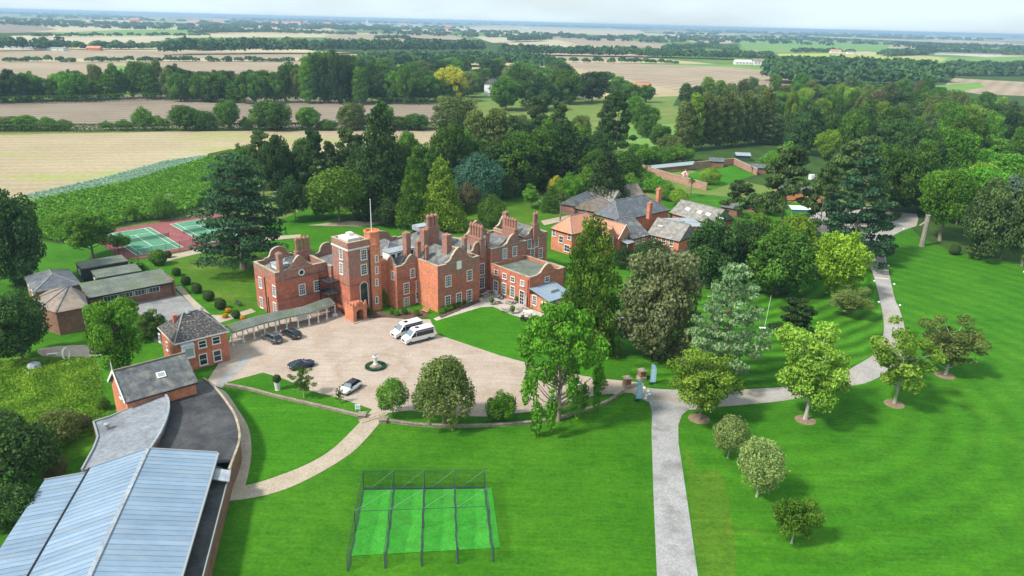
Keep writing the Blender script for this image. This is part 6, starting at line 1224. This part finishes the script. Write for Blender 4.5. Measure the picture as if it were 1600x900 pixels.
# terrace tables
def picnic(x, y, rz, lb):
    b_ = P(x, y); e = empty('picnic_table', (b_[0], b_[1], .10), lb, 'picnic table', 'picnic tables on the terrace', rz)
    for i in range(5): MB().box(-.9, .9, -.36+i*.15, -.23+i*.15, .72, .76).build('top_plank', M['timber_grey'], e)
    for s in (-1, 1): MB().box(-.9, .9, s*.7-.13, s*.7+.13, .43, .47).build('bench_seat', M['timber_grey'], e)
    for sx in (-.6, .6):
        lg = MB(); lg.bar((sx,-.25,.72), (sx,-.6,0), .09, .05).bar((sx,.25,.72), (sx,.6,0), .09, .05).bar((sx,-.75,.4), (sx,.75,.4), .05, .09); lg.build('leg_frame', M['timber_grey'], e)
for i, (x, y) in enumerate(((766,460),(757,464),(779,467),(776,474),(796,475),(789,487),(813,486))): picnic(x, y, R(20+i*31), ['picnic table against the recess wall','picnic table beside the projecting gable plants','picnic table nearest the left terrace door','picnic table at the lawn edge beside the planter','picnic table in front of the climbing plant','picnic table nearest the front lawn corner','picnic table beside the golf buggy'][i])
for x, y, s, lb in ((768,477,1.0,'potted shrub on the terrace near the lawn corner'),(800.5,491,1.1,'round clipped shrub in a grey pot at the terrace edge'),(807,474,.9,'narrow potted shrub beside the terrace door')):
    b_ = P(x, y); e = empty('potted_shrub', (b_[0], b_[1], .1), lb, 'potted plant'); MB().lathe([(.28, 0), (.38, .55), (.42, .58), (.34, .58)], 12).build('pot', M['grey'], e); c = link('foliage', proto('ball', 0)[0], e, (0, 0, .5)); c.scale = (s, s, s*1.15); objmat(c, FOL['oak'])
b_ = P(794, 468); plant('climbing_plant', 'bush', 'bright', (b_[0]+.3, b_[1]+.2, .1), 4.0, 1.3, 'climbing plant on the brick wall between two terrace windows', 'climber')
b_ = P(821, 484); e = empty('parasol', (b_[0], b_[1], .1), 'closed pale pink parasol by the terrace door', 'parasol'); MB().tube((0,0,0), (0,0,2.9), .03, .03, 6).build('pole', M['white'], e); MB().lathe([(.16, .9), (.22, 1.2), (.1, 2.6), (.02, 2.95)], 9).build('canopy', mat('pink_cloth', (.62,.42,.45), (.72,.55,.56), 3, .9), e); MB().lathe([(.4, 0), (.4, .1), (.06, .14)], 12).build('base', M['grey'], e)
q = H.loc(P(827, 484)); e = empty('ladder', (0, 0, 0), 'pale ladder leaning on the wall beside the lean-to', 'ladder'); w1 = H.o+H.m.T@np.array([15.0, -9.2, 0]); w2 = H.o+H.m.T@np.array([15.65, -9.2, 3.6]); sv = H.m.T@np.array([0, .22, 0]); e.location = tuple(w1); dd_ = w2-w1
[MB().bar(tuple(s*sv), tuple(dd_+s*sv), .06, .06).build('rail', M['timber_grey'], e) for s in (-1, 1)]; [MB().bar(tuple(dd_*k/11-sv), tuple(dd_*k/11+sv), .04, .04).build('rung', M['timber_grey'], e) for k in range(1, 11)]
# cricket nets
c0, c1 = P(543, 893), P(771, 878); f0, f1 = P(568.5, 765), P(757, 763); NT = Frame('cricket_nets', c0[:2], 0, 'cricket practice cage of four green lanes under black netting', 'cricket nets')
nl = lambda u, v_, z=0: tuple((c0*(1-u)*(1-v_)+c1*u*(1-v_)+f0*(1-u)*v_+f1*u*v_)-NT.o+np.array([0, 0, z])); NH = 2.75
g0, g1, g2, g3 = [P(x, y)-NT.o for x, y in ((547,868),(773,863),(770,758),(571,768))]
for i in range(4):
    a, b_ = nl(i/4+.006, .16, .10), nl((i+1)/4-.006, .16, .10); c_, d_ = nl((i+1)/4-.006, .985, .10), nl(i/4+.006, .985, .10); MB().slab([a, b_, c_, d_], .02).build('turf_lane', M['mat_green'], NT.e)
mb = MB().slab([nl(1.006, .16, .10), nl(1.06, .16, .10), nl(1.06, 1.0, .10), nl(1.006, 1.0, .10)], .02).build('turf_edge', M['mat_green'], NT.e)
pmm = MB().tube((0,0,0), (0,0,NH), .045, .045, 8).mesh('post', M['green_paint']); pms = MB().tube((0,0,0), (0,0,2.2), .035, .035, 8).mesh('post', M['green_paint'])
for i in range(5):
    for v_ in (0, .45, 1.0): link('post', pms if v_ == 0 else pmm, NT.e, nl(i/4, v_))
    k = 12; sag = lambda j: NH-.0 if j > 5 else NH-.55*(1-j/5)-.12*math.sin(math.pi*j/5); tp = [nl(i/4, j/k, sag(j)) for j in range(k+1)]; bt_ = [nl(i/4+.006*math.sin(j*2.1+i), j/k, .05) for j in range(k+1)]
    MB().add(tp+bt_, [(j, j+1, k+2+j, k+1+j) for j in range(k)]).build('side_net', M['netting'], NT.e); cb = MB()
    for j in range(k): cb.bar(tp[j], tp[j+1], .05, .05)
    cb.build('top_cable', M['green_paint'], NT.e); fb_ = MB(); [fb_.bar(bt_[j], bt_[j+1], .22, .16) for j in range(k)]; fb_.build('net_skirt', M['green_paint'], NT.e)
MB().add([nl(0,1,.05), nl(1,1,.05), nl(1,1,NH), nl(0,1,NH)], [(0,1,2,3)]).build('back_net', M['netting'], NT.e)
for v_ in (.45, 1.0): MB().bar(nl(0, v_, NH), nl(1, v_, NH), .05, .05).build('cross_bar', M['green_paint'], NT.e)
for i in range(4):
    MB().bar(nl(i/4, .45, NH-.02), nl((i+1)/4, .72, NH-.02), .022, .022).build('cross_wire', M['grey'], NT.e); MB().bar(nl(i/4+.05, 1.0, .1), nl((i+1)/4, 1.0, NH), .022, .022).build('brace_wire', M['lead'], NT.e)
MB().bar(nl(0, 1.0, .15), nl(1, 1.0, .15), .25, .2).build('net_skirt', M['green_paint'], NT.e)
# stones along the drive
sm = MB().lathe([(.22, 0), (.26, .12), (.2, .26), (.06, .32)], 7).mesh('marker_stone', M['white'])
for i, (x, y) in enumerate(((1007,607.5),(1013,613),(1015,617.5),(1010,619.5),(1008.5,624),(1355,412),(1366,440),(1373,473),(1388,416),(1397,445),(1406,478),(1386,372),(1412,358.5),(1600,426))):
    b_ = P(x, y); o = link('marker_stone', sm, None, (b_[0], b_[1], .05), (0, 0, i)); tag(o, 'white painted stone marking the edge of the drive', 'stone', 'white marker stones')
for i in range(8):
    b_ = P(1369+i*2.6, 434.5+i*.28); o = link('speed_bump_stud', MB().box(-.1, .1, -.22, .22, .08, .13).mesh('speed_bump_stud', M['white']) if i == 0 else bpy.data.meshes['speed_bump_stud'], None, (b_[0], b_[1], 0)); tag(o, 'white block of the speed bump across the drive', 'speed bump', 'speed bump blocks')
# carved trunk, shelter, play things, poles
M['totem'] = mat('weathered_wood', (.22,.19,.155), (.32,.285,.24), 3, .9, fine=8)
b_ = P(1440, 385); e = empty('carved_trunk', tuple(b_), 'tall bare carved tree trunk standing on the lawn', 'totem'); h = ZT(b_, 336); MB().lathe([(.8, 0), (.68, .6), (.62, h*.5), (.68, h*.8), (.6, h*.93), (.72, h), (.3, h+.1)], 9).build('trunk', M['totem'], e); MB().bar((-.4,0,h*.78), (-1.8,0,h*.66), .25, .3).build('branch_stub', M['timber_grey'], e)
b_ = P(1248, 338); e = empty('blue_awning', tuple(b_), 'blue and white canopy shelter by the orange outbuilding', 'canopy'); cw, cd = 6.2, 3.2; MB().slab([(-cw/2,-cd/2,2.5),(cw/2,-cd/2,2.5),(cw/2,cd/2,3.1),(-cw/2,cd/2,3.1)], .08).build('canopy', mat('awning_cloth', (.55,.72,.62), (.72,.78,.55), .4, .7), e); MB().box(-cw/2, cw/2, -cd/2-.05, -cd/2-.003, 1.9, 2.5).box(cw/2+.003, cw/2+.05, -cd/2, cd/2, 1.9, 2.6).build('valance', mat('awning_blue', (.02,.10,.30), rough=.7), e); [MB().tube((x,y,0), (x,y,2.6), .06, .06, 6).build('post', M['grey'], e) for x in (-cw/2+.1, cw/2-.1) for y in (-cd/2+.1, cd/2-.1)]
b_ = P(1070, 276); e = empty('play_tent', tuple(b_), 'red and white play tent inside the walled garden', 'tent'); MB().lathe([(1.5, 0), (1.5, 1.2), (.05, 2.3)], 8).build('cover', mat('tent_red', (.5,.05,.05), (.75,.7,.7), .9, .7, lo=.48, hi=.52), e); MB().lathe([(.1, 2.25), (.06, 2.6)], 6).build('finial', M['white'], e)
b_ = P(850, 325); e = empty('play_slide', tuple(b_), 'white slide on the rear lawn', 'slide', rz=R(-40)); MB().slab([(-2.2,-.3,2.2),(-2.2,.3,2.2),(1.6,.3,.3),(1.6,-.3,.3)], .08).build('chute', M['white'], e); fr_ = MB(); [fr_.tube((-2.2,s*.3,0), (-2.2,s*.3,2.9), .04, .04, 6) for s in (-1, 1)]; fr_.build('frame', M['timber'], e); ld = MB(); [ld.bar((-2.25,-.3,.4+i*.4), (-2.25,.3,.4+i*.4), .04, .04) for i in range(5)]; ld.build('ladder', M['timber'], e)
b_ = P(1192, 513); e = empty('pole_and_base', tuple(b_), 'thin white pole on a pale slab on the ringed lawn', 'pole'); MB().tube((.6,.8,0), (1.0,1.0,6.5), .04, .03, 6).build('pole', M['white'], e); MB().box(-.7, .6, -.4, .4, 0, .12).build('slab', M['offwhite'], e)
# palm trees
def palm(x, yb, yt, lb):
    b_ = P(x, yb); h = ZT(b_, yt); e = empty('palm_tree', tuple(b_), lb, 'palm'); MB().tube((0,0,0), (.1,0,h*.5), .25, .2, 8).tube((.1,0,h*.5), (.15,0,h*.86), .2, .22, 8).build('trunk', M['bark'], e); r = np.random.default_rng(int(x)); fr_ = MB()
    for i in range(34):
        a = r.uniform(0, 6.28); el = r.uniform(-.5, 1.2); L_ = h*.24; d = Vector((math.cos(a)*math.cos(el), math.sin(a)*math.cos(el), math.sin(el))); o = Vector((.15, 0, h*.86)); s = d.cross(Vector((0,0,1))).normalized()*L_*.16; m_ = o+d*L_*.6; t_ = o+d*L_-Vector((0,0,L_*.35)); fr_.add([o, m_-s, t_, m_+s], [(0,1,2,3)])
    fr_.build('frond', FOL['olive'], e)
palm(1078, 308, 278, 'small palm in front of the walled garden'); palm(875, 345, 300, 'palm left of the red-tiled coach house')
# hedges
def hedge(name, px, hgt, th, fol, lb, dens=60):
    pts_ = [P(*p)[:2] for p in px]; P_, N_ = [], []
    for a, b_ in zip(pts_[:-1], pts_[1:]):
        L_ = np.linalg.norm(b_-a); n = int(L_*dens*(hgt+th)); u = rng.uniform(0, 1, (n, 1)); off = np.array([-(b_-a)[1], (b_-a)[0]])/L_; s = rng.uniform(-.5, .5, (n, 1)); z = rng.uniform(0, hgt, n); f = rng.uniform(0, 1, n)
        z = np.where(f < .4, hgt*rng.uniform(.9, 1.05, n), z); s = np.where(f[:, None] < .4, s, np.sign(s)*.5*rng.uniform(.85, 1.1, (n, 1))); P_.append(np.column_stack([a+(b_-a)*u+off*s*th, z])); N_.append(np.column_stack([off*s*1.4, np.where(f < .4, 1, .3)]))
    P_ = np.vstack(P_); vs, fs = leaves(P_, np.vstack(N_), .4, 8, .6); return tag(link(name, mesh_np(name, vs, fs, FOL[fol], rng.uniform(.1, .8, len(P_)))), lb, 'hedge')
hedge('clipped_hedge', [(1002,266),(1078,258)], 2.2, 2.0, 'dark', 'clipped dark hedge behind the walled garden', 24); hedge('clipped_hedge', [(1087,258),(1098,257)], 2.0, 2.0, 'dark', 'short clipped hedge block behind the walled garden', 24)
hedge('rough_hedge', [(330,248),(366,240),(400,240)], 1.8, 3, 'olive', 'rough hedge between the maize and the blue-green strip', 18); hedge('court_hedge', [(208,412),(222,424)], 1.4, 1.2, 'oak', 'short hedge between the cabins and the tennis court', 30)
hedge('field_hedge', [(-20,206),(200,205),(420,203),(700,201)], 3.4, 4, 'oak', 'low hedge along the far edge of the stubble field', 9); hedge('belt_underwood', [(-20,163),(120,160),(240,156),(420,158),(560,162),(705,164)], 4.5, 8, 'oak', 'dense underwood along the foot of the tree belt', 3); hedge('garden_hedge', [(1370,350),(1395,343),(1402,338)], 1.2, 2, 'oak', 'low hedge island in the car park', 20); hedge('field_hedge', [(0,362),(60,330),(100,316)], 1.5, 2, 'olive', 'scrubby hedge at the left end of the maize', 12)
# ============================================================ distant buildings
def farhouse(nm, x, y, L_, D_, ze, zr, wm, rm, lb, rz=0.0, cat='house'):
    b_ = P(x, y); e = empty(nm, (b_[0], b_[1], .1), lb, cat, rz=rz); F_ = type('F', (), {})(); F_.e = e
    MB().box(-L_/2, L_/2, -D_/2, D_/2, 0, ze).add([(-L_/2,-D_/2,ze),(-L_/2,D_/2,ze),(-L_/2,0,zr-.05),(-L_/2+.3,-D_/2,ze),(-L_/2+.3,D_/2,ze),(-L_/2+.3,0,zr-.05)], [(0,1,2),(5,4,3),(0,3,4,1),(1,4,5,2),(2,5,3,0)]).build('wall', wm, e); hip(F_, 'roof', -L_/2, L_/2, -D_/2, D_/2, ze, zr, 'x', rm, 0, 0, .3)
    k = max(1, int(L_/5))
    for i in range(min(k, 6)): MB().box(-L_/2+(i+.5)*L_/min(k, 6)-.6, -L_/2+(i+.5)*L_/min(k, 6)+.6, -D_/2-.05, -D_/2-.003, ze*.45, ze*.8).build('window', M['glass'], e)
    return e
farhouse('white_house', 768, 150, 11, 8, 9, 13, M['white'], M['slate'], 'white house rising out of the middle wood', R(70)); farhouse('red_roofed_house', 655, 148, 14, 9, 7, 12, M['brick_orange'], M['tile_red'], 'red-roofed house half hidden left of the golden tree', R(10)); farhouse('red_roofed_house', 1003, 148, 14, 9, 6, 10, M['white'], M['tile_red'], 'white house with red roof at the edge of the big tan field', R(20))
farhouse('red_roofed_barn', 148, 79, 20, 10, 3.5, 6.5, M['brick_orange'], M['tile_red'], 'red-roofed barn by the left fields'); farhouse('long_shed', 50, 78, 100, 14, 3, 4.5, M['offwhite'], M['lead'], 'long pale sheds at the left field edge', cat='shed'); farhouse('white_barn', 1160, 101, 26, 14, 4, 7.5, M['offwhite'], M['offwhite'], 'white-roofed barn in the right-hand copse', cat='barn'); farhouse('grey_barn', 1186, 102, 20, 14, 6, 10, M['offwhite'], M['tile_brown'], 'smaller brownish barn beside the white-roofed barn', cat='barn')
farhouse('farmhouse', 1305, 83, 26, 12, 5, 9, M['white'], M['tile_red'], 'white farmhouse with red roof beyond the right wood'); farhouse('farmhouse', 1328, 84, 16, 10, 4, 7, M['white'], M['tile_brown'], 'smaller white farm building beside the farmhouse'); farhouse('long_shed', 1490, 86, 240, 24, 4.5, 7, M['offwhite'], M['slate'], 'very long pale shed at the far right', cat='shed')
farhouse('church', 575, 40, 60, 26, 12, 22, M['offwhite'], M['slate'], 'distant church with spire on the skyline', cat='church')
b_ = P(574, 40); tag(MB().lathe([(12, 0), (12, 25), (8, 26), (.5, 56)], 8).build('church_spire', M['offwhite'], None, loc=(b_[0], b_[1], 0)), 'thin distant spire on the skyline', 'spire')
for i in range(26):
    x = random.uniform(430, 700) if i < 14 else random.uniform(20, 1580); y = 43+(x-800)*.022+random.uniform(0, 5)
    farhouse('distant_house', x, y, random.uniform(30, 80), random.uniform(20, 30), 12, 20, random.choice([M['offwhite'], M['white'], M['brick_orange']]), random.choice([M['tile_brown'], M['lead'], M['tile_red']]), 'tiny pale building of the far-off town', 0).__setitem__('group', 'buildings of the far-off town')
# ============================================================ the air
m = bpy.data.materials.new('haze'); m.use_nodes = True; t = m.node_tree; t.nodes.clear(); o = t.nodes.new('ShaderNodeOutputMaterial'); pv = t.nodes.new('ShaderNodeVolumePrincipled'); pv.inputs['Color'].default_value = (.52, .76, 1.0, 1); pv.inputs['Density'].default_value = 1.35e-4; pv.inputs['Anisotropy'].default_value = .2; t.links.new(pv.outputs[0], o.inputs['Volume'])
hz = MB().box(-30500, 30500, -400, 30500, -1, 60).build('haze', m); tag(hz, 'blue summer haze over the countryside', 'haze', kind='stuff')
